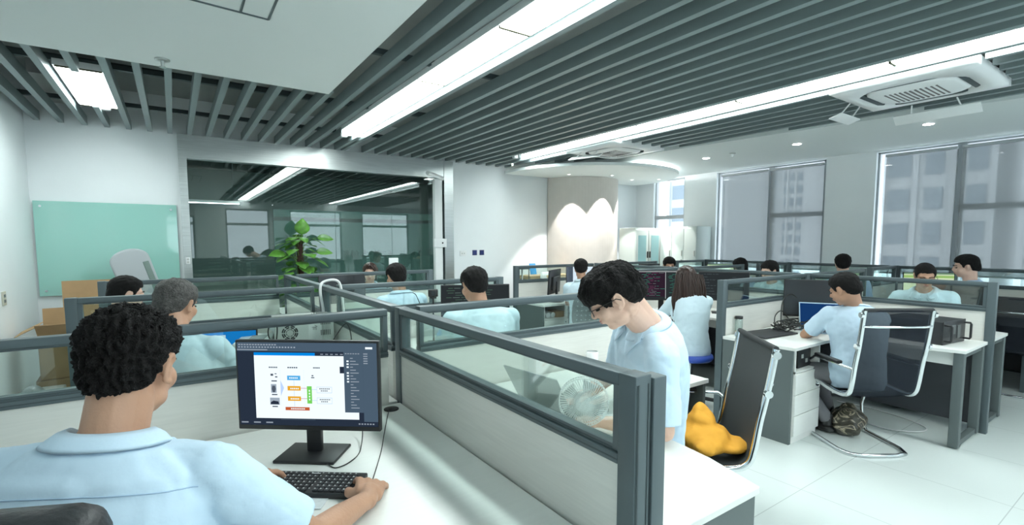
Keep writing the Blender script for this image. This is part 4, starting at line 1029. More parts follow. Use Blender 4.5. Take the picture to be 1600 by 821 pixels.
# leaning white machine
t = T('display_stand', 'white round-topped stand with a dark slot leaning on the glass board', 'stand', (-.40, 6.66, 0), .1)
R = Matrix.Rotation(-.26, 3, 'Y') @ Matrix.Rotation(-.06, 3, 'X')
pl = [(-.175, 0), (.175, 0)] + [(.175 * math.cos(a), 1.34 + .12 * math.sin(a)) for a in [PI * i / 14 for i in range(15)]]
m = MB(Matrix.Translation((.35, 0, .06)) @ R.to_4x4()); n_ = len(pl)
m.add([(x, -.06, z) for x, z in pl] + [(x, .06, z) for x, z in pl], [list(range(n_)), list(range(n_, 2 * n_))[::-1]] + [(i, n_ + i, n_ + (i + 1) % n_, (i + 1) % n_) for i in range(n_)], False)
o = m.build('body', mat('off_white_casing', (.40, .43, .45), .45), t); md = o.modifiers.new('b', 'BEVEL'); md.width = .02; md.segments = 3; md.limit_method = 'ANGLE'
MB(Matrix.Translation((.35, 0, .06)) @ R.to_4x4()).box((.125, -.062, 1.08), (.055, .01, .42), bev=.004).build('slot', mat('slot_green_grey', (.16, .22, .20), .4), t)
MB(Matrix.Translation((.35, 0, .06)) @ R.to_4x4()).cone((-.03, -.061, 1.02), (-.03, -.066, 1.02), .008, .008).build('lock', M_black, t)
# cardboard boxes
def carton(loc, rz, d, label, flaps=True, m=M_card):
    t = T('cardboard_box', label, 'box', loc, rz, 'brown cartons in the left corner'); x, y, z = d
    b_ = MB().bb(-x / 2, x / 2, -y / 2, -y / 2 + .006, 0, z).bb(-x / 2, x / 2, y / 2 - .006, y / 2, 0, z).bb(-x / 2, -x / 2 + .006, -y / 2, y / 2, 0, z).bb(x / 2 - .006, x / 2, -y / 2, y / 2, 0, z).bb(-x / 2, x / 2, -y / 2, y / 2, 0, .006)
    b_.build('body', m, t)
    if flaps:
        MB().box((0, -y / 2 - .06, z + .05), (x, .17, .005), R=Matrix.Rotation(-.7, 3, 'X')).build('flap', m, t)
        MB().box((0, y / 2 + .015, z + .10), (x, .005, .20), R=Matrix.Rotation(-.12, 3, 'X')).build('flap', m, t)
        MB().box((-x / 2 - .07, 0, z + .04), (.17, y, .005), R=Matrix.Rotation(-.5, 3, 'Y')).build('flap', m, t)
    else: MB().bb(-x / 2, x / 2, -y / 2, y / 2, z - .004, z).build('lid', m, t)
    return t
carton((-.80, 6.02, 0), .06, (.52, .40, .33), 'lower brown carton of the stack in the left corner', False)
carton((-.80, 6.02, .331), .05, (.46, .36, .40), 'open brown carton with raised flaps on the stack in the left corner')
t = T('cardboard_sheet', 'tall flat sheet of brown cardboard leaning behind the open carton', 'cardboard', (-.68, 6.40, 0), .1)
MB(Matrix.Rotation(-.06, 4, 'X')).bb(-.24, .26, -.004, .004, .01, 1.17).build('sheet', M_card, t)
q = MB().ell((0, 0, .14), (.17, .16, .14), 3).ell((.05, .05, .30), (.10, .10, .13), 3)
mm = remesh(q, .012, 4, lambda p: .02 * noise.noise(V(p) * 10)); zmin = min(v.co.z for v in mm.vertices)
for v in mm.vertices: v.co.z -= zmin
o = obj_from(mm, 'rubbish_bag', mat('grey_plastic_bag', (.20, .22, .22), .35)); tag(o, 'grey crumpled bag on the floor at the far left by the wall', 'bag'); o.location = (-1.0, 5.1, .0)
tag(MB().bb(-.08, .08, -.17, .17, 0, .30, bev=.01).build('waste_bin', M_silver), 'dull grey bin on the floor beside the brown cartons', 'bin').location = (-.92, 5.55, 0)
wire([(-1.15, 4.6, .01), (-.95, 4.8, .01), (-.85, 5.05, .01), (-.7, 4.95, .01)], .006, 'black cable on the floor by the left wall')
# wall plates
t = T('wall_socket', 'cream double socket on the left wall', 'socket', (XL + .006, 5.87, 1.07)); MB().bb(-.006, .006, -.045, .045, -.06, .06, bev=.002).build('plate', mat('cream_plastic', (.62, .60, .50), .5), t); MB().bb(.006, .008, -.025, .025, .01, .035).bb(.006, .008, -.025, .025, -.035, -.01).build('outlet', M_frame, t)
t = T('light_switch', 'white switch on the stainless post by the glass board', 'switch', (.131, GY - .064, 1.325)); MB().bb(-.022, .022, -.004, .004, -.04, .04, bev=.002).build('plate', M_white, t); MB().bb(-.012, .012, -.007, -.004, .005, .028).bb(-.012, .012, -.007, -.004, -.028, -.005).build('rocker', M_silver, t)
M_navy = mat('navy_switch_plate', (.02, .03, .12), .3)
for x, l in ((4.15, 'left of two small navy switch plates on the white back wall'), (4.29, 'right of two small navy switch plates on the white back wall')):
    t = T('switch_plate', l, 'switch', (x, YB - .005, 1.365)); MB().bb(-.043, .043, -.004, .004, -.043, .043, bev=.002).build('plate', M_navy, t); MB().bb(-.03, .03, -.006, -.004, -.03, .03).build('rocker', mat('navy_rocker', (.03, .045, .16), .25), t)
t = T('wall_socket', 'faint white socket left of the navy switch plates', 'socket', (3.93, YB - .005, 1.355)); MB().bb(-.06, .06, -.004, .004, -.045, .045, bev=.002).build('plate', M_white, t); MB().bb(-.03, -.01, -.006, -.004, -.01, .01).bb(.01, .03, -.006, -.004, -.01, .01).build('outlet', M_silver, t)
# white pole with arm
t = T('height_pole', 'tall white pole with a short top arm in front of the glass wall', 'pole', (3.35, 6.86, 0))
MB().bb(-.065, .065, -.04, .04, .03, 2.50, bev=.012).build('pole', M_white, t)
MB().box((0, 0, .015), (.42, .34, .03), bev=.01).build('foot_plate', M_white, t)
MB().tube([(.09, .0, 2.515), (-.10, -.12, 2.535), (-.26, -.22, 2.55)], .032, 12).build('top_arm', M_white, t)
hb = MB().box((.01, -.045, 1.53), (.21, .05, .135), bev=.006).build('sensor_box', M_white, t); MB().cone((.045, -.07, 1.53), (.045, -.076, 1.53), .012, .012).build('lens', M_black, hb)
# pothos plant behind the glass
t = T('potted_pothos', 'leafy green pothos on a moss pole in front of the dark glass wall', 'plant', (1.35, 6.83, 0))
MB().lathe((0, 0, 0), [(.001, 0), (.13, 0), (.17, .28), (.155, .28), (.001, .24)], 28).build('pot', M_white, t)
MB().cone((0, 0, .2), (0, 0, 1.56), .045, .038, 14).build('moss_pole', M_bark, t)
lv = MB(); st = MB(); rnd = random.Random(5)
def leaf(mb, c, d, up, L):
    d = d.normalized(); sd = d.cross(up).normalized(); nn = sd.cross(d).normalized()
    prof_ = [(0, 0), (.12, .26), (.3, .42), (.5, .43), (.7, .32), (.88, .14), (1.0, 0)]
    vs = []; 
    for u, w2 in prof_:
        m_ = c + d * (L * u) - nn * (L * .25 * u * u); vs += [m_ - sd * (w2 * L) + nn * (L * .08 * w2), m_, m_ + sd * (w2 * L) + nn * (L * .08 * w2)]
    mb.add(vs, [(i * 3 + k_, i * 3 + k_ + 1, i * 3 + k_ + 4, i * 3 + k_ + 3) for i in range(6) for k_ in range(2)], True)
for i in range(85):
    z = .45 + 1.18 * (i / 85); a = rnd.random() * 2 * PI; rr = .05 + rnd.random() * (.16 if z < 1.4 else .11)
    c = V((rr * math.cos(a), rr * math.sin(a), z + rnd.random() * .05)); st.tube([V((.04 * math.cos(a), .04 * math.sin(a), z - .05)), c * .6 + V((0, 0, .4 * z + .04)), c], .004, 5)
    leaf(lv, c, V((math.cos(a), math.sin(a), -.35 + rnd.random() * .5)), V((0, 0, 1)), .13 + rnd.random() * .08)
for (dx, dz, sx) in ((-.30, 1.40, -1), (.33, 1.60, 1), (.02, 1.64, .1), (.30, 1.42, 1)):
    st.tube([(0, 0, dz - .15), (dx * .5, -.05, dz), (dx * .7, -.08, dz)], .004, 5); leaf(lv, V((dx * .6, -.08, dz)), V((sx, -.3, .1 if abs(sx) > .5 else 1.6)), V((0, -.6, 1)), .21)
lo = lv.build('leaves', M_leaf, t, fix=False); so = lo.modifiers.new('s', 'SOLIDIFY'); so.thickness = .0015
st.build('stems', mat('stem_green', (.12, .22, .05), .6), t)
# dim table in the meeting room
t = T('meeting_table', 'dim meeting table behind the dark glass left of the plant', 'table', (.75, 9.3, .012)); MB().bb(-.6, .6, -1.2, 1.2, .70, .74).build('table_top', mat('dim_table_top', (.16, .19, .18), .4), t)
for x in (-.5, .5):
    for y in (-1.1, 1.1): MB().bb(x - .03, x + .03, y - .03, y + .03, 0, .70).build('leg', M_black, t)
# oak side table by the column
t = T('side_table', 'oak-topped side table against the white wall and column', 'table', (5.27, 6.62, 0))
MB().bb(-.45, .45, -.17, .17, .92, .98, bev=.003).build('table_top', M_wood, t)
for x in (-.41, .41): MB().bb(x - .02, x + .02, -.15, .15, 0, .92).build('side_frame', M_frame, t)
MB().bb(-.39, .39, .12, .14, .3, .92).build('back_panel', M_white, t)
tag(MB(Matrix.Rotation(-.25, 4, 'X')).box((0, 0, .10), (.13, .012, .19), bev=.004).build('blue_tablet', mat('sky_blue_plastic', (.08, .36, .75), .35)), 'small blue tablet standing on the oak side table', 'tablet').location = (5.02, 6.62, .987)
t = T('wire_rack', 'grey wire rack full of leads at the left end of the oak table', 'rack', (4.72, 6.55, 0))
for x in (-.07, .07):
    for y in (-.1, .1): MB().cone((x, y, 0), (x, y, 1.12), .008, .008, 8).build('upright', M_frame, t)
for z in (.35, .7, 1.1): MB().bb(-.08, .08, -.11, .11, z - .006, z + .006).build('shelf', M_frame, t)
MB().tube([(-.05, -.1, 1.1), (-.09, -.13, .9), (-.04, -.13, .75), (.05, -.12, .85), (.03, -.12, .6)], .01, 6).build('hanging_lead', M_cablew, t)
for i in range(4):
    o = tag(MB().box((0, 0, .0125), (.26 - .02 * (i % 2), .2, .024), bev=.002).build('book', [M_blackm, M_white, M_silver, M_white][i]), ['dark binder, topmost of the pile behind the young man\'s hair', 'white binder second in the pile behind the young man\'s hair', 'grey binder third in the pile behind the young man\'s hair', 'lowest white binder in the pile behind the young man\'s hair'][i], 'binder', 'binders piled near the column')
    o.location = (6.05, 5.02, .75 + (3 - i) * .0265 + .35); o.rotation_euler = (0, 0, .1 * i)
t = T('storage_box', 'grey box under the pile of binders near the column', 'box', (6.05, 5.02, .75)); MB().box((0, 0, .172), (.34, .26, .344), bev=.006).build('body', M_cab, t); MB().box((0, -.131, .25), (.08, .003, .02)).build('grip', M_black, t)
# steel cabinets
t = T('glass_door_cabinet', 'pale grey steel cabinet with two blue glass doors in the far corner', 'cabinet', (7.34, 6.32, 0))
MB().bb(-.36, .36, -.19, .20, 0, 1.80, bev=.004).build('carcass', M_cab, t)
for s_ in (-1, 1):
    d = MB().bb(s_ * .18 - .172, s_ * .18 + .172, -.205, -.19, .78, 1.76, bev=.003).build('door', M_cab, t)
    MB().bb(s_ * .18 - .11, s_ * .18 + .11, -.208, -.204, .95, 1.66).build('door_glass', M_cabglass, d); MB().bb(s_ * .03 - .008, s_ * .03 + .008, -.225, -.204, 1.24, 1.36).build('handle', M_black, d)
    d = MB().bb(s_ * .18 - .172, s_ * .18 + .172, -.205, -.19, .06, .76, bev=.003).build('door', M_cab, t); MB().bb(s_ * .03 - .008, s_ * .03 + .008, -.225, -.204, .5, .6).build('handle', M_black, d)
t = T('steel_locker', 'pale grey three-door steel locker under the small window', 'cabinet', (7.90, 5.72, 0))
MB().bb(-.22, .20, -.40, .40, 0, 1.82, bev=.004).build('carcass', M_cab, t)
for i in range(3):
    y0 = -.395 + i * .264; d = MB().bb(-.232, -.22, y0, y0 + .258, .05, 1.78, bev=.003).build('door', M_cab, t)
    MB().bb(-.246, -.23, y0 + .03, y0 + .045, 1.28, 1.38).build('handle', M_silver, d); MB().cone((-.231, y0 + .038, 1.2), (-.24, y0 + .038, 1.2), .014, .014, 12).build('lock', M_black, d)
# ================================================================== PEOPLE
from mathutils.bvhtree import BVHTree
def ik(a, b_, l1, l2, pole):
    a = V(a); b_ = V(b_); d = b_ - a; D = min(d.length, (l1 + l2) * .995); dn = d.normalized()
    x = (l1 * l1 - l2 * l2 + D * D) / (2 * D); h = math.sqrt(max(0, l1 * l1 - x * x))
    p = V(pole) - dn * V(pole).dot(dn); p = p.normalized()
    return a + dn * x + p * h, a + dn * D
def basis(face, up=(0, 0, 1)):
    f = V(face).normalized(); r_ = f.cross(V(up)).normalized(); u = r_.cross(f).normalized()
    return Matrix((r_, f, u)).transposed()          # local x right, y forward, z up
def hand(mb, W, d, n, side, curl=.5, scale=1.0, spread=.10):
    """W wrist, d pointing direction, n back-of-hand normal, side +1 right hand (thumb on the body-mid side)"""
    d = V(d).normalized(); n = V(n); n = (n - d * n.dot(d)).normalized(); l = d.cross(n).normalized() * side   # l -> little finger side
    k = scale; W = V(W)
    P_ = lambda a, b_, c: W + d * a * k + l * b_ * k + n * c * k
    mb.cap(W - d * .02, P_(.03, 0, 0), .023 * k, .024 * k, 12)
    for o_ in (-.029, -.010, .010, .028): mb.cap(P_(.02, o_ * .6, 0), P_(.085 - abs(o_) * .25, o_, .004), .017 * k, .0108 * k, 10)
    mb.ell(P_(.052, 0, -.002), (.032 * k,) * 3, 2, R=Matrix((l, d * 1.35, n * .48)).transposed())
    for j, (o_, L) in enumerate(((-.030, .072), (-.010, .080), (.011, .074), (.031, .058))):
        base = P_(.088 - abs(o_ + .005) * .3, o_ * 1.02, .003); a = 0; seg = [.42, .32, .26]; p = base; dd = (d + l * o_ * spread * 80).normalized(); r0 = .0088 * k
        for s_i, sg in enumerate(seg):
            a += curl * (.55 if s_i == 0 else .75); q = p + (dd * math.cos(a) - n * math.sin(a)) * (L * sg * k); mb.cap(p, q, r0, r0 * .92, 10); r0 *= .92; p = q
    b0 = P_(.022, -.022, -.006); q1 = P_(.050, -.046, -.018); q2 = P_(.078, -.050, -.026); q3 = P_(.098, -.044, -.032)
    mb.cap(b0, q1, .015 * k, .0125 * k, 10); mb.cap(q1, q2, .0118 * k, .0105 * k, 10); mb.cap(q2, q3, .0102 * k, .009 * k, 10)
def oval(c, M, rx, ry, n=28, p=2.3):
    out = []
    for i in range(n):
        a = 2 * PI * i / n; c_, s_ = math.cos(a), math.sin(a)
        x = math.copysign(abs(c_) ** (2 / p), c_) * rx; y = math.copysign(abs(s_) ** (2 / p), s_) * ry
        out.append(V(c) + M @ V((x, y, 0)))
    return out
def torso_rings(pel, neck, fb, fs, g=0.0, bend=.03, fem=0, bk=1.0):
    """rings from hips to neck base. fb: pelvis facing, fs: shoulder facing"""
    pel = V(pel); neck = V(neck); ax = neck - pel; L = ax.length; out = []
    prof_ = [(-.16, .140, .105), (-.06, .168, .120), (.08, .166 - .012 * fem, .118), (.30, .150 - .02 * fem, .112), (.48, .158 - .018 * fem, .116), (.66, .172 - .02 * fem, .122), (.80, .178 - .02 * fem, .112), (.90, .150 - .012 * fem, .092), (.97, .095, .068), (1.02, .062, .056)]
    for u, rx, ry in prof_:
        f = (V(fb) * (1 - u) + V(fs) * u) if 0 <= u <= 1 else (V(fb) if u < 0 else V(fs))
        f = f.normalized(); up = ax.normalized(); f = (f - up * f.dot(up)).normalized(); r_ = f.cross(up)
        c = pel + ax * u - f * (bend * math.sin(max(0, min(1, u)) * PI)) - f * .012 * (u > .85)
        M = Matrix((r_, f, up)).transposed(); out.append(oval(c, M, rx * bk + g, ry * bk + g))
    return out, r_
def head_prims(mb, Hc, M, near=False):
    P_ = lambda x, y, z: V(Hc) + M @ V((x, y, z))
    E_ = lambda c, r_, s_=2: mb.ell(P_(*c), r_, s_, R=M)
    E_((0, -.014, .030), (.074, .095, .083), 3); E_((0, .028, -.030), (.058, .062, .078), 3); E_((0, .056, -.086), (.026, .024, .022)); E_((0, .02, -.075), (.05, .05, .035))
    for s_ in (-1, 1):
        E_((s_ * .036, .058, -.028), (.026, .026, .03)); E_((s_ * .042, .018, -.066), (.016, .035, .024))
        mb.cap(P_(s_ * .012, .083, .022), P_(s_ * .046, .068, .022), .011, .010, 10)
        # ear: rim, bowl, lobe
        mb.tube([P_(s_ * (.072 + .006 * math.sin(a * 1.0) + .004), -.006 - .017 * math.cos(a) * .9 + .0, -.004 + .030 * math.sin(a)) for a in [-1.9 + 4.6 * i / 12 for i in range(13)]], .0052, 8)
        E_((s_ * .073, -.005, -.002), (.006, .015, .025)); E_((s_ * .072, .004, -.032), (.007, .008, .010))
    mb.cap(P_(0, .088, .018), P_(0, .108, -.020), .008, .011, 12); E_((0, .103, -.024), (.017, .012, .010)); E_((0, .092, -.010), (.012, .02, .018))
    E_((0, .083, -.052), (.026, .014, .016)); E_((0, .086, -.048), (.021, .012, .006)); E_((0, .085, -.060), (.018, .012, .007))
def make_hair(Hc, M, style, mtl, root, seed=1, sub=4):
    rnd = random.Random(seed); s0 = V((seed * 3.1, seed * 1.7, 0)); Hc = V(Hc)
    m = MB(); m.ell((0, 0, 0), (1, 1, 1), sub); out = []
    for v in m.v:
        n_ = V(v).normalized(); x, y, z = n_
        tab = [(-1, -.085), (-.35, -.060), (-.2, -.02), (0, .020), (.28, .018), (.38, -.012), (.5, .0), (.62, .030), (.75, .052), (1.01, .058)]
        if style == 'fringe': tab = [(-1, -.080), (-.35, -.055), (-.2, -.015), (0, .022), (.28, .018), (.38, -.018), (.5, -.010), (.62, .008), (.75, .026), (1.01, .036)]
        for (ya, ha), (yb, hb_) in zip(tab, tab[1:]):
            if ya <= y <= yb: hs = ha + (hb_ - ha) * (y - ya) / (yb - ya)
        if style in ('fringe', 'short', 'curly', 'grey', 'buzz'): hl = hs
        elif style == 'never': hl = .034 if y > .55 else (.012 if y > .22 else (.016 if y > -.25 else -.060))
        elif style == 'bald': hl = .075 if y > .45 else (.035 if y > .1 else (.0 if y > -.15 else -.045))
        elif style == 'curly': hl = .056 if y > .55 else (.03 if y > .18 else (.006 if y > -.16 else -.075))
        elif style in ('long', 'pony', 'bun'): hl = .058 if y > .6 else (.015 if y > .1 else -.058)
        else: hl = .056 if y > .55 else (.028 if y > .18 else (.004 if y > -.12 else -.046))
        p = V((x * .074, y * .095 - .014, z * (.083 if z > 0 else .083 + .030 * max(0, -y)) + .030))
        if y < -.25 and z < 0: p.y -= .024 * min(1, -z * 1.4) * min(1, (-y - .25) * 2)
        hz = hl + .004 * noise.noise(n_ * 9 + s0)
        t_ = (p.z - hz) / .035; k_ = max(0, min(1, t_))
        top = max(0, min(1, (p.z - .02) / .06))
        if style == 'curly': th = .002 + .005 * k_ + .018 * top * k_
        elif style == 'fringe': th = .005 + .010 * k_ + .014 * top + (.020 * max(0, y) if z > 0 else 0)
        elif style in ('long', 'pony', 'bun'): th = .008 + .010 * k_
        elif style == 'buzz': th = .003 + .006 * k_
        else: th = .004 + .008 * k_ + .012 * top
        amp = {'curly': .010, 'fringe': .008, 'buzz': .001}.get(style, .004)
        fr = {'curly': 22, 'fringe': 11}.get(style, 14)
        th += amp * noise.noise(V((n_.x * fr * (1 if style != 'fringe' else 1.6), n_.y * fr * .6, n_.z * fr * .6)) * .5 + s0) * (.3 + k_) + amp * .5 * noise.noise(n_ * fr * 1.7 + s0) * k_
        if t_ < 0: th = -.014 + max(-1, t_) * .0
        q = p + V((n_.x, n_.y, n_.z)) * th
        if style == 'fringe' and y > .55 and z < .75 and t_ > 0: q += V((0, .006, -.006))
        out.append(Hc + M @ q)
    m.v = [tuple(p) for p in out]
    m.sm = [True] * len(m.f)
    if style in ('curly', 'fringe', 'short', 'grey'):
        N = {'curly': 620, 'fringe': 380, 'short': 170, 'grey': 220}[style]
        for i in range(N):
            a = rnd.random() * 2 * PI; zz = (-.1 + rnd.random() * 1.1); zz = max(-.2, min(.99, zz)); rr = math.sqrt(1 - zz * zz); n_ = V((rr * math.cos(a), rr * math.sin(a), zz))
            if n_.y > .3 and n_.z < .45: continue
            if n_.z < .05 and n_.y > -.35: continue
            top = max(0, n_.z); off = {'curly': .002 + .014 * top, 'fringe': .008 + .012 * top, 'short': .003 + .010 * top, 'grey': .003 + .009 * top}[style]
            p = V((n_.x * (.074 + off), n_.y * (.095 + off) - .014, n_.z * (.083 + off) + .030))
            if style == 'curly':
                if n_.z < .25: continue
                q = MB(); ax = n_.orthogonal().normalized(); bx = n_.cross(ax); R_ = .006 + rnd.random() * .005; ph = rnd.random() * 6
                pts = [p + ax * R_ * math.cos(ph + t_ * 4.6) + bx * R_ * math.sin(ph + t_ * 4.6) + n_ * (.004 + .009 * t_) for t_ in [j / 6 for j in range(7)]]
                m.tube([Hc + M @ p_ for p_ in pts], .0026, 5, taper=lambda u: 1.1 - .7 * u)
            else:
                flow = V((n_.x * .5 + rnd.uniform(-.3, .3), -.6 if style != 'fringe' else (1.0 if n_.y > -.35 else -.5), -.25 + rnd.uniform(-.2, .2))) if n_.z > -.2 else V((0, -.1, -1))
                flow = (flow - n_ * flow.dot(n_)).normalized(); L = {'fringe': .055, 'short': .022, 'grey': .018}[style] * (.6 + .8 * rnd.random())
                pts = [p + flow * L * t_ + n_ * (.006 * math.sin(t_ * 2.6) - (.010 * t_ * t_ if style == 'fringe' else 0)) for t_ in [j / 4 for j in range(5)]]
                m.tube([Hc + M @ p_ for p_ in pts], .0034 if style == 'fringe' else .0022, 5, taper=lambda u: 1.1 - .95 * u)
    if style in ('long', 'pony'):
        down = V((0, 0, -1)); back = M @ V((0, -1, 0)); rt = M @ V((1, 0, 0))
        if style == 'long':
            for i in range(170):
                u = rnd.uniform(-1, 1); lay = rnd.random()
                st_ = Hc + M @ V((u * .080, -.070 - .030 * (1 - u * u), .02 + .05 * (1 - u * u)))
                L = .40 + .10 * rnd.random() - .05 * abs(u); ph = rnd.random() * 6; w2 = .080 + .045 * lay; pts = []
                for j in range(12):
                    t_ = j / 11; xx = u * (w2 + .035 * math.sin(min(1, t_ * 1.3) * PI * .6)); yb = .095 + .030 * math.sin(t_ * PI * .8) + .022 * lay - .035 * abs(u) ** 2
                    pts.append(Hc + rt * (xx + .006 * math.sin(ph + t_ * 9)) + back * (yb + .005 * math.cos(ph + t_ * 8)) + V((0, 0, .055 - L * t_ - .02 * abs(u))))
                m.tube(pts, .0095, 6, taper=lambda q_: .7 + .6 * math.sin(min(1, q_ * 1.2) * PI * .7) - .75 * q_ ** 3)
        else:
            for i in range(26):
                u = rnd.uniform(-1, 1); ph = rnd.random() * 6
                m.tube([Hc + M @ V((u * .03 + .01 * math.sin(ph), -.10 - .035 * math.sin(t_ * PI) + .012 * math.cos(ph), .04 - .20 * t_)) for t_ in [j / 8 for j in range(9)]], .011, 6, taper=lambda q_: 1.1 - .8 * q_ ** 2)
    if style in ('bun', 'pony', 'long'):
        for s_ in (-1, 1):
            m.tube([Hc + M @ V((s_ * .01, .080, .108)), Hc + M @ V((s_ * .048, .080, .065)), Hc + M @ V((s_ * .072, .045, .02)), Hc + M @ V((s_ * .076, .02, -.05)), Hc + M @ V((s_ * .070, .01, -.09))], .013, 8, taper=lambda u: 1.1 - .6 * u)
    if style == 'bun': m.ell(Hc + M @ V((0, -.115, .02)), (.04, .035, .04), 3, R=M)
    o = m.build('hair', mtl, root, fix=True)
    if style in ('short', 'curly', 'grey', 'bald'):
        pass
    return o
def glasses(Hc, M, root, rim=M_black, wire_=False):
    P_ = lambda x, y, z: V(Hc) + M @ V((x, y, z))
    m = MB()
    for s_ in (-1, 1):
        pts = [P_(s_ * .034 + .025 * math.copysign(abs(math.cos(a)) ** .7, math.cos(a)), .108 - .004 * abs(math.cos(a)), .004 + .019 * math.copysign(abs(math.sin(a)) ** .7, math.sin(a))) for a in [2 * PI * i / 24 for i in range(24)]]
        m.tube(pts, .0017, 6, closed=True)
        m.tube([P_(s_ * .060, .104, .012), P_(s_ * .078, .080, .012), P_(s_ * .080, .0, .008), P_(s_ * .079, -.016, -.006)], .0018, 6)
    m.tube([P_(-.009, .110, .008), P_(0, .113, .011), P_(.009, .110, .008)], .0015, 6)
    g = m.build('glasses', rim, root)
    for s_ in (-1, 1):
        q = MB(); pts = [P_(s_ * .034 + .024 * math.copysign(abs(math.cos(a)) ** .7, math.cos(a)), .107, .004 + .018 * math.copysign(abs(math.sin(a)) ** .7, math.sin(a))) for a in [2 * PI * i / 20 for i in range(20)]]
        q.add(pts, [list(range(20))], False); q.build('lens', mat_glass('spectacle_lens', (.93, .95, .96), .06), g, fix=False)
    return g
def person(label, pel, neck, head, face, fb, fs, hands=None, hdir=None, hn=None, knees=None, ankles=None, hair='short', hm=None, skin=0, shirt=None, trous=None, vox=.009, fem=0, curl=.5, specs=None, shirt_out=.016, poles=None, lower=True, seed=1, bk=1.0, sleeve=.62, tail=.0, hscale=1.0, face_up=(0, 0, 1), lan=False):
    pel = V(pel); neck = V(neck); head = V(head); fb = V((*fb, 0)).normalized(); fs = V((*fs, 0)).normalized()
    root = T('person', label, 'person', (pel.x, pel.y, 0)); O = V((pel.x, pel.y, 0))
    pel -= O; neck -= O; head -= O
    rings, _ = torso_rings(pel, neck, fb, fs, -.014, fem=fem, bk=bk)
    up = (neck - pel).normalized(); f2 = (fs - up * fs.dot(up)).normalized(); rt = f2.cross(up).normalized()
    M = basis(face, face_up)
    body = MB(); body.loft([[p + (V((0, 0, 0))) for p in r_] for r_ in rings])
    hb = head + M @ V((0, -.022, -.055)); body.cap(neck - up * .04, hb, .060 - .008 * fem, .054 - .008 * fem, 18); body.cap(neck - up * .02 - f2 * .01, head + M @ V((0, -.045, -.02)), .052, .05, 16)
    head_prims(body, head, M)
    sw = .178 - .022 * fem; arms = []
    for i, s_ in enumerate((-1, 1)):
        Sh = neck - up * .082 + rt * s_ * sw * bk; tgt = V(hands[i]) - O if hands and hands[i] is not None else Sh + up * -.45 + f2 * .25
        pole = (poles[i] if poles and poles[i] is not None else (rt * s_ * .5 - V((0, 0, 1)) * .9 - f2 * .35))
        el, wr = ik(Sh, tgt, .295 - .02 * fem, .262 - .015 * fem, pole); k_ = 1 - .14 * fem
        body.cap(neck - up * .05 + rt * s_ * .06, Sh, .030 * k_, .046 * k_, 14)
        body.cap(Sh, el, .050 * k_, .038 * k_, 14); body.cap(el, (el * .55 + wr * .45), .038 * k_, .036 * k_, 14); body.cap((el * .55 + wr * .45), wr, .036 * k_, .0255 * k_, 14)
        hd = V(hdir[i]) if hdir and hdir[i] is not None else (wr - el); hn_ = V(hn[i]) if hn and hn[i] is not None else V((0, 0, 1))
        cu = curl[i] if isinstance(curl, (tuple, list)) else curl
        hand(body, wr + hd.normalized() * .012, hd, hn_, s_, cu, hscale * (1 - .08 * fem)); arms.append((Sh, el, wr))
    if lower:
        # bare core of the legs stays inside the trousers
        for i, s_ in enumerate((-1, 1)):
            r_ = fb.cross(V((0, 0, 1))); hp = pel + r_ * s_ * .09
            kn = (V(knees[i]) - O) if knees else hp + fb * .42 + V((0, 0, -.0)); an = (V(ankles[i]) - O) if ankles else kn + V((0, 0, -(kn.z - .09))) + fb * .02
            body.cap(hp, kn, .07, .048, 12); body.cap(kn, an, .048, .034, 12)
    bo = obj_from(remesh(body, vox * (.75 if vox < .007 else 1), 3), 'body', M_skin[skin], root)
    # shirt
    sh = MB(); sr, _ = torso_rings(pel, neck, fb, fs, shirt_out, fem=fem, bk=bk); sr = sr[:-1] + [[neck + (p - neck) * .9 - up * .012 for p in sr[-1]]]
    if tail: sr[0] = [p - up * tail for p in sr[0]]
    sh.loft(sr)
    for (Sh, el, wr), s_ in zip(arms, (-1, 1)):
        e2 = Sh + (el - Sh) * sleeve; k_ = 1 - .12 * fem
        sh.cap(neck - up * .045 + rt * s_ * .05, Sh, .048 * k_, .062 * k_, 16); sh.ell(Sh, (.066 * k_,) * 3, 2); sh.cone(Sh, e2 + (el - Sh).normalized() * .02, .068 * k_, .064 * k_, 18)
        lo_ = Sh - up * .12 - rt * s_ * .035; sh.cap(Sh - rt * s_ * .02, lo_, .055 * k_, .06 * k_, 14)
    sd = V((seed * 2.3, seed, 0))
    def wr_(p):
        p = V(p); q = p * 6 + sd; return .0065 * noise.noise(V((q.x, q.y, q.z * 1.6))) + .005 * abs(noise.noise(p * 15 + sd)) + .002 * noise.noise(p * 34)
    so = obj_from(remesh(sh, vox * 1.05, 5, wr_), 'shirt', shirt or M_shirt, root)
    # collar: folded band around the neck, open at the front
    cm = MB(); vs = []; N = 30; nd = (hb - neck).normalized(); c0 = neck + nd * .0 - f2 * .004
    for i in range(N + 1):
        a = -PI / 2 + .30 + (2 * PI - .60) * i / N; e = min(1, min(i, N - i) / 4.0); fr = max(0, -math.cos(a - PI / 2 + PI) ) if False else 0
        ca, sa = math.cos(a), math.sin(a); d_ = rt * ca - f2 * sa; frontness = max(0, -sa)
        fwd = max(0., (f2.dot(d_)))
        base = c0 + d_ * .070 - up * (.022 + .045 * fwd); top = c0 + d_ * .068 + nd * (.040 - .034 * fwd); fold = c0 + d_ * (.102 + .020 * fwd + .012 * abs(ca)) - up * (.010 + .060 * fwd)
        vs += [base, top, fold]
    cm.add(vs, [(i * 3 + k_, i * 3 + k_ + 1, i * 3 + k_ + 4, i * 3 + k_ + 3) for i in range(N) for k_ in range(2)], True)
    co = cm.build('collar', shirt or M_shirt, so); md = co.modifiers.new('s', 'SOLIDIFY'); md.thickness = .0035; md.offset = 0; md2 = co.modifiers.new('b', 'SUBSURF'); md2.levels = 1; md2.render_levels = 1
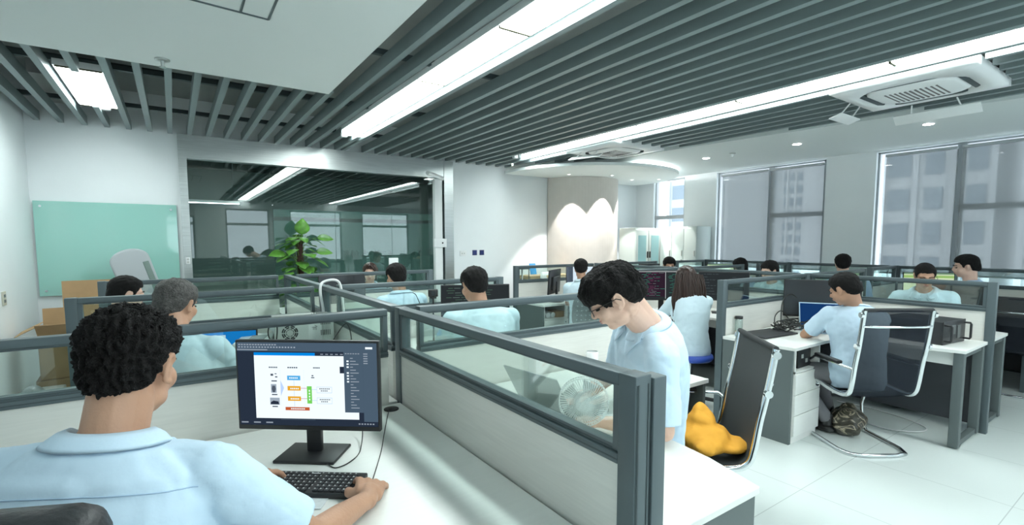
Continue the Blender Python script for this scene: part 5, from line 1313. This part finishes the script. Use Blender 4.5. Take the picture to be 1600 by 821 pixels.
    bv = BVHTree.FromPolygons([v.co for v in so.data.vertices], [p.vertices for p in so.data.polygons])
    for s_ in (-1, 1):
        qs = [(.080, .010), (.014, -.050), (.062, -.125), (.108, -.045)]; gv = []; last = None; n_g = 7
        for i in range(n_g):
            for j in range(n_g):
                a_, b_ = i / (n_g - 1), j / (n_g - 1)
                x = (1 - a_) * ((1 - b_) * qs[0][0] + b_ * qs[3][0]) + a_ * ((1 - b_) * qs[1][0] + b_ * qs[2][0]); z = (1 - a_) * ((1 - b_) * qs[0][1] + b_ * qs[3][1]) + a_ * ((1 - b_) * qs[1][1] + b_ * qs[2][1])
                o1 = neck + rt * s_ * x + up * z + f2 * .5; h_ = bv.ray_cast(o1, -f2)
                last = (h_[0] + f2 * .007) if h_[0] is not None and (h_[0] - o1).length < .56 else (neck + rt * s_ * x + up * z + f2 * .02)
                gv.append(last)
        fl = MB().add(gv, [(i * n_g + j, i * n_g + j + 1, (i + 1) * n_g + j + 1, (i + 1) * n_g + j) for i in range(n_g - 1) for j in range(n_g - 1)], True).build('collar_leaf', shirt or M_shirt, so)
        md = fl.modifiers.new('s', 'SOLIDIFY'); md.thickness = .005; md.offset = 0
    if lower:
        tr = MB(); r_ = fb.cross(V((0, 0, 1))); tr.ell(pel + V((0, 0, -.01)), (.165, .135, .11), 3, R=basis(fb)); sl = []
        for i, s_ in enumerate((-1, 1)):
            hp = pel + r_ * s_ * .085 + V((0, 0, -.01)); kn = (V(knees[i]) - O) if knees else hp + fb * .42; an = (V(ankles[i]) - O) if ankles else kn + V((0, 0, -(kn.z - .10))) + fb * .02
            tr.cap(hp, kn, .092, .066, 16); tr.cap(kn, an + (kn - an).normalized() * .02, .066, .052, 16)
            sh_ = MB(); sR = basis(fb); sh_.ell(an + fb * .06 + V((0, 0, -an.z + .040)), (.045, .13, .036), 3, R=sR); sh_.cap(an + V((0, 0, -.03)), an + V((0, 0, .03)), .042, .042, 12); sl.append(sh_)
        obj_from(remesh(tr, max(vox, .011), 5, lambda p: .006 * noise.noise(V(p) * 11)), 'trousers', trous or M_trous, root)
        for q in sl: q.build('shoe', M_shoe, root)
    make_hair(head, M, hair, hm or M_hair, root, seed, sub=(5 if vox < .007 else 4))
    P_ = lambda x, y, z: head + M @ V((x, y, z))
    em = MB()
    for s_ in (-1, 1): em.ell(P_(s_ * .031, .079, .000), (.0135, .010, .0055), 2, R=M)
    em.build('eyes', M_eye, root)
    eb = MB()
    for s_ in (-1, 1): eb.tube([P_(s_ * .014, .0935, .024), P_(s_ * .032, .0905, .030), P_(s_ * .052, .076, .025)], .0036, 6, taper=lambda u: 1.1 - .5 * u)
    eb.build('eyebrows', hm or M_hair, root)
    lm = MB(); lm.ell(P_(0, .0935, -.0485), (.021, .006, .0035), 2, R=M).ell(P_(0, .0925, -.0565), (.018, .0065, .0045), 2, R=M); lm.build('lips', M_lip, root)
    if specs == 'black': glasses(head, M, root)
    elif specs == 'silver': glasses(head, M, root, M_steel)
    return root, dict(neck=neck, up=up, f=f2, rt=rt, M=M, head=head, arms=arms, O=O, shirt=so)
def az(deg): return (math.sin(math.radians(deg)), math.cos(math.radians(deg)))
def fdir(a, pitch): return (math.sin(math.radians(a)) * math.cos(math.radians(pitch)), math.cos(math.radians(a)) * math.cos(math.radians(pitch)), -math.sin(math.radians(pitch)))

# 1 curly-haired man in the foreground, back to the viewer
r, g = person('person with short curly black hair, back to the viewer, at the front desk monitor', (-.20, 1.20, .54), (-.125, 1.275, 1.145), (-.088, 1.345, 1.270), fdir(24, 10), az(25), az(22),
    hands=((.18, 1.62, .80), (.432, 1.375, .792)), hdir=((.5, .8, -.15), (.38, .86, -.08)), hn=(None, (.25, -.1, 1)), hair='curly', skin=0, vox=.0055, curl=(.4, .62), knees=((-.16, 1.62, .55), (.10, 1.52, .55)), seed=2, shirt=M_shirt, hscale=1.25, bk=1.06, sleeve=.74, shirt_out=.02)
nk, up_, f_, rt_ = g['neck'], g['up'], g['f'], g['rt']
sm_ = MB(); pts = []
for i in range(17):
    u = -1 + 2 * i / 16; pts.append(nk - up_ * (.075 + .012 * u * u) + rt_ * (u * .17) - f_ * (.122 - .045 * u * u))
so_ = g['shirt']; bv = BVHTree.FromPolygons([v.co for v in so_.data.vertices], [p.vertices for p in so_.data.polygons]); sp_ = []
for i in range(81):
    u = -1 + 2 * i / 80; o1 = nk - up_ * (.075 + .012 * u * u) + rt_ * (u * .19) - f_ * .5; h_ = bv.ray_cast(o1, f_)
    if h_[0]: sp_.append(h_[0] - f_ * .0008)
MB().tube(sp_, .0014, 5).build('yoke_seam', M_seam, so_)
# 2 grey-haired man
person('person with short greying hair and pale blue shirt seen from behind at a blue-screened laptop', (-.02, 2.86, .52), (.0, 2.94, 1.09), (.0, 3.02, 1.225), fdir(38, 12), az(40), az(35), hands=((.12, 3.28, .80), (.34, 3.22, .80)),
    hair='grey', hm=M_hairg, skin=0, vox=.008, seed=3, shirt=M_shirt2, sleeve=.72)
# 3 half hidden man
person('person with black hair half hidden behind the far left partition rail', (-.36, 4.50, .50), (-.33, 4.53, 1.05), (-.30, 4.58, 1.165), fdir(75, 10), az(60), az(65), hair='short', skin=1, vox=.009, seed=4, shirt=M_shirt2, hands=((-.0, 4.85, .80), (.02, 4.7, .80)))
# 4 woman by the glass
person('person with parted dark brown hair and thin glasses facing the viewer by the glass wall', (2.02, 6.15, .50), (2.0, 6.05, 1.03), (1.985, 5.97, 1.165), fdir(205, 6), az(200), az(200), hair='bun', hm=M_hairb, skin=1, vox=.009, seed=5, fem=1, specs='silver', hands=((2.15, 5.8, .82), (1.85, 5.8, .82)))
# 5 man with lanyard
r, g = person('person with black hair and a dark lanyard round the neck, back to the viewer', (1.72, 4.22, .52), (1.71, 4.29, 1.08), (1.695, 4.37, 1.215), fdir(-8, 8), az(5), az(5), hair='short', skin=0, vox=.009, seed=6, shirt=M_shirt, hands=((1.45, 4.62, .80), (1.85, 4.65, .80)))
n_, u_, f_, r_ = g['neck'], g['up'], g['f'], g['rt']
ly = MB().tube([n_ + r_ * .07 + u_ * .02, n_ - f_ * .075 + r_ * .05 - u_ * .03, n_ - f_ * .125 + r_ * .02 - u_ * .12, n_ - f_ * .135 + r_ * .08 - u_ * .20, n_ - f_ * .13 + r_ * .13 - u_ * .12, n_ - f_ * .09 + r_ * .11 - u_ * .03, n_ + r_ * .07 + u_ * .015], .0035, 6)
ly.build('lanyard', M_cable, r)
# 6 heavy-set man
person('person with thinning black hair, heavy-set, back to the viewer before the dark code monitor', (1.66, 2.70, .52), (1.68, 2.80, 1.11), (1.665, 2.87, 1.245), fdir(2, 12), az(12), az(14), hair='short', hm=M_hair, skin=0, vox=.008, seed=7, shirt=M_shirt2, bk=1.14, hands=((1.62, 3.16, .80), (1.92, 3.12, .80)))
# 7 young man with glasses
person('person with thick black fringe and glasses looking down behind the desk fan', (1.84, 1.52, .56), (1.655, 1.385, 1.215), (1.43, 1.355, 1.32), fdir(-50, 32), az(-75), az(-62), hands=((1.42, 1.42, .80), (1.53, 1.68, .80)),
    hdir=((-.7, .5, -.15), (-.8, .1, -.2)), hair='fringe', skin=1, vox=.0058, seed=8, shirt=M_shirt, specs='black', curl=.5, knees=((1.44, 1.32, .55), (1.44, 1.60, .55)), ankles=((1.55, 1.32, .1), (1.55, 1.6, .1)), sleeve=.85, shirt_out=.024, tail=.02, hscale=1.0)
task_chair((1.88, 1.50, 0), 0, 'stool hidden under the young man with glasses', None, None, zs=.46)
# 8 far man in the middle row
person('person with black hair sitting before the chair with rows of holes', (4.16, 4.45, .50), (4.18, 4.50, 1.06), (4.19, 4.55, 1.20), fdir(40, 10), az(40), az(40), hair='short', skin=0, vox=.010, seed=9, shirt=M_shirt2, hands=((4.4, 4.85, .8), (4.6, 4.7, .8)))
# 9 long-haired woman
person('person with very long dark brown hair, back to the viewer, on the blue-topped stool', (3.93, 2.76, .55), (3.95, 2.80, 1.06), (3.955, 2.85, 1.19), fdir(35, 8), az(38), az(38), hair='long', hm=M_hairb, skin=0, fem=1, vox=.0085, seed=10, shirt=M_shirt2, hands=((4.05, 3.26, .79), (4.33, 3.08, .79)), sleeve=.66, tail=.03, shirt_out=.018)
# 10..13, 16 far people
person('person with tousled black hair facing the viewer far off before the grey cabinets', (5.95, 4.66, .50), (5.93, 4.62, 1.06), (5.91, 4.54, 1.19), fdir(222, 14), az(225), az(225), hair='short', skin=0, vox=.011, seed=11, shirt=M_shirt2)
person('person with dark ponytail looking away at a pale yellow monitor', (6.80, 3.94, .50), (6.82, 3.98, 1.05), (6.83, 4.00, 1.18), fdir(25, 8), az(30), az(30), hair='pony', skin=1, fem=1, vox=.011, seed=12, shirt=M_shirt3)
person('person with cropped black hair in profile facing left behind the middle partitions', (6.02, 3.06, .50), (5.93, 3.06, 1.05), (5.86, 3.06, 1.185), fdir(-75, 12), az(-80), az(-80), hair='short', skin=1, vox=.010, seed=13, shirt=M_shirt2)
person('person with short black hair, back to the viewer, before the white wall pier', (6.86, 2.58, .50), (6.87, 2.63, 1.10), (6.88, 2.68, 1.255), fdir(60, 5), az(60), az(60), hair='short', skin=1, vox=.011, seed=14, shirt=M_shirt3)
# 14 leaning man
person('person with black hair leaning left onto the desk edge in the chrome-framed mesh chair', (4.27, 1.53, .52), (4.37, 1.60, 1.04), (4.245, 1.635, 1.17), fdir(5, 22), az(28), az(35), hands=((4.52, 1.90, .80), (4.74, 1.80, .80)), hair='short', skin=0, vox=.008, seed=15, shirt=M_shirt, trous=M_trous2,
    knees=((4.14, 1.95, .5), (4.50, 1.93, .5)), ankles=((4.28, 1.72, .11), (4.5, 1.80, .11)), poles=((-.9, .25, -.3), (.3, -.4, -1)), bk=1.10, sleeve=.70, shirt_out=.02, tail=.02)
# 15 man with glasses
person('person with cropped black hair and glasses looking down left behind the server box', (6.02, 1.60, .50), (5.82, 1.57, 1.09), (5.70, 1.54, 1.222), fdir(-116, 20), az(-95), az(-105), hair='buzz', skin=0, vox=.009, seed=16, shirt=M_shirt2, specs='black', hands=((5.60, 1.42, .8), (5.58, 1.72, .8)), bk=1.05)
person('person with tousled black hair in profile facing left by the window blinds', (7.0, 1.46, .50), (6.98, 1.50, 1.11), (6.95, 1.54, 1.27), fdir(-25, 8), az(-10), az(5), hair='short', skin=1, vox=.011, seed=17, shirt=M_shirt3)
for i, (x, y, l) in enumerate(((-.02, 2.86, 'grey-haired man'), (-.36, 4.50, 'half-hidden man'), (1.72, 4.22, 'man with the lanyard'), (1.66, 2.70, 'heavy-set man'), (5.95, 4.66, 'far man facing the viewer'), (6.80, 3.94, 'ponytailed woman'), (6.02, 3.06, 'man in profile'), (6.86, 2.58, 'man before the white pier'))):
    task_chair((x, y, 0), .3 * i, 'round black stool under the ' + l, None, None, zs=.44)
t = T('desk_sign', 'small white panel on a stand behind the lanyard man\'s head', 'panel', (2.34, 6.10, .75))
MB().box((0, 0, .515), (.125, .02, .15), bev=.006).build('panel', M_white, t); MB().cone((0, 0, .01), (0, 0, .45), .008, .008).build('stem', M_silver, t); MB().lathe((0, 0, 0), [(.001, 0), (.05, 0), (.05, .008), (.001, .012)], 20).build('base', M_silver, t)
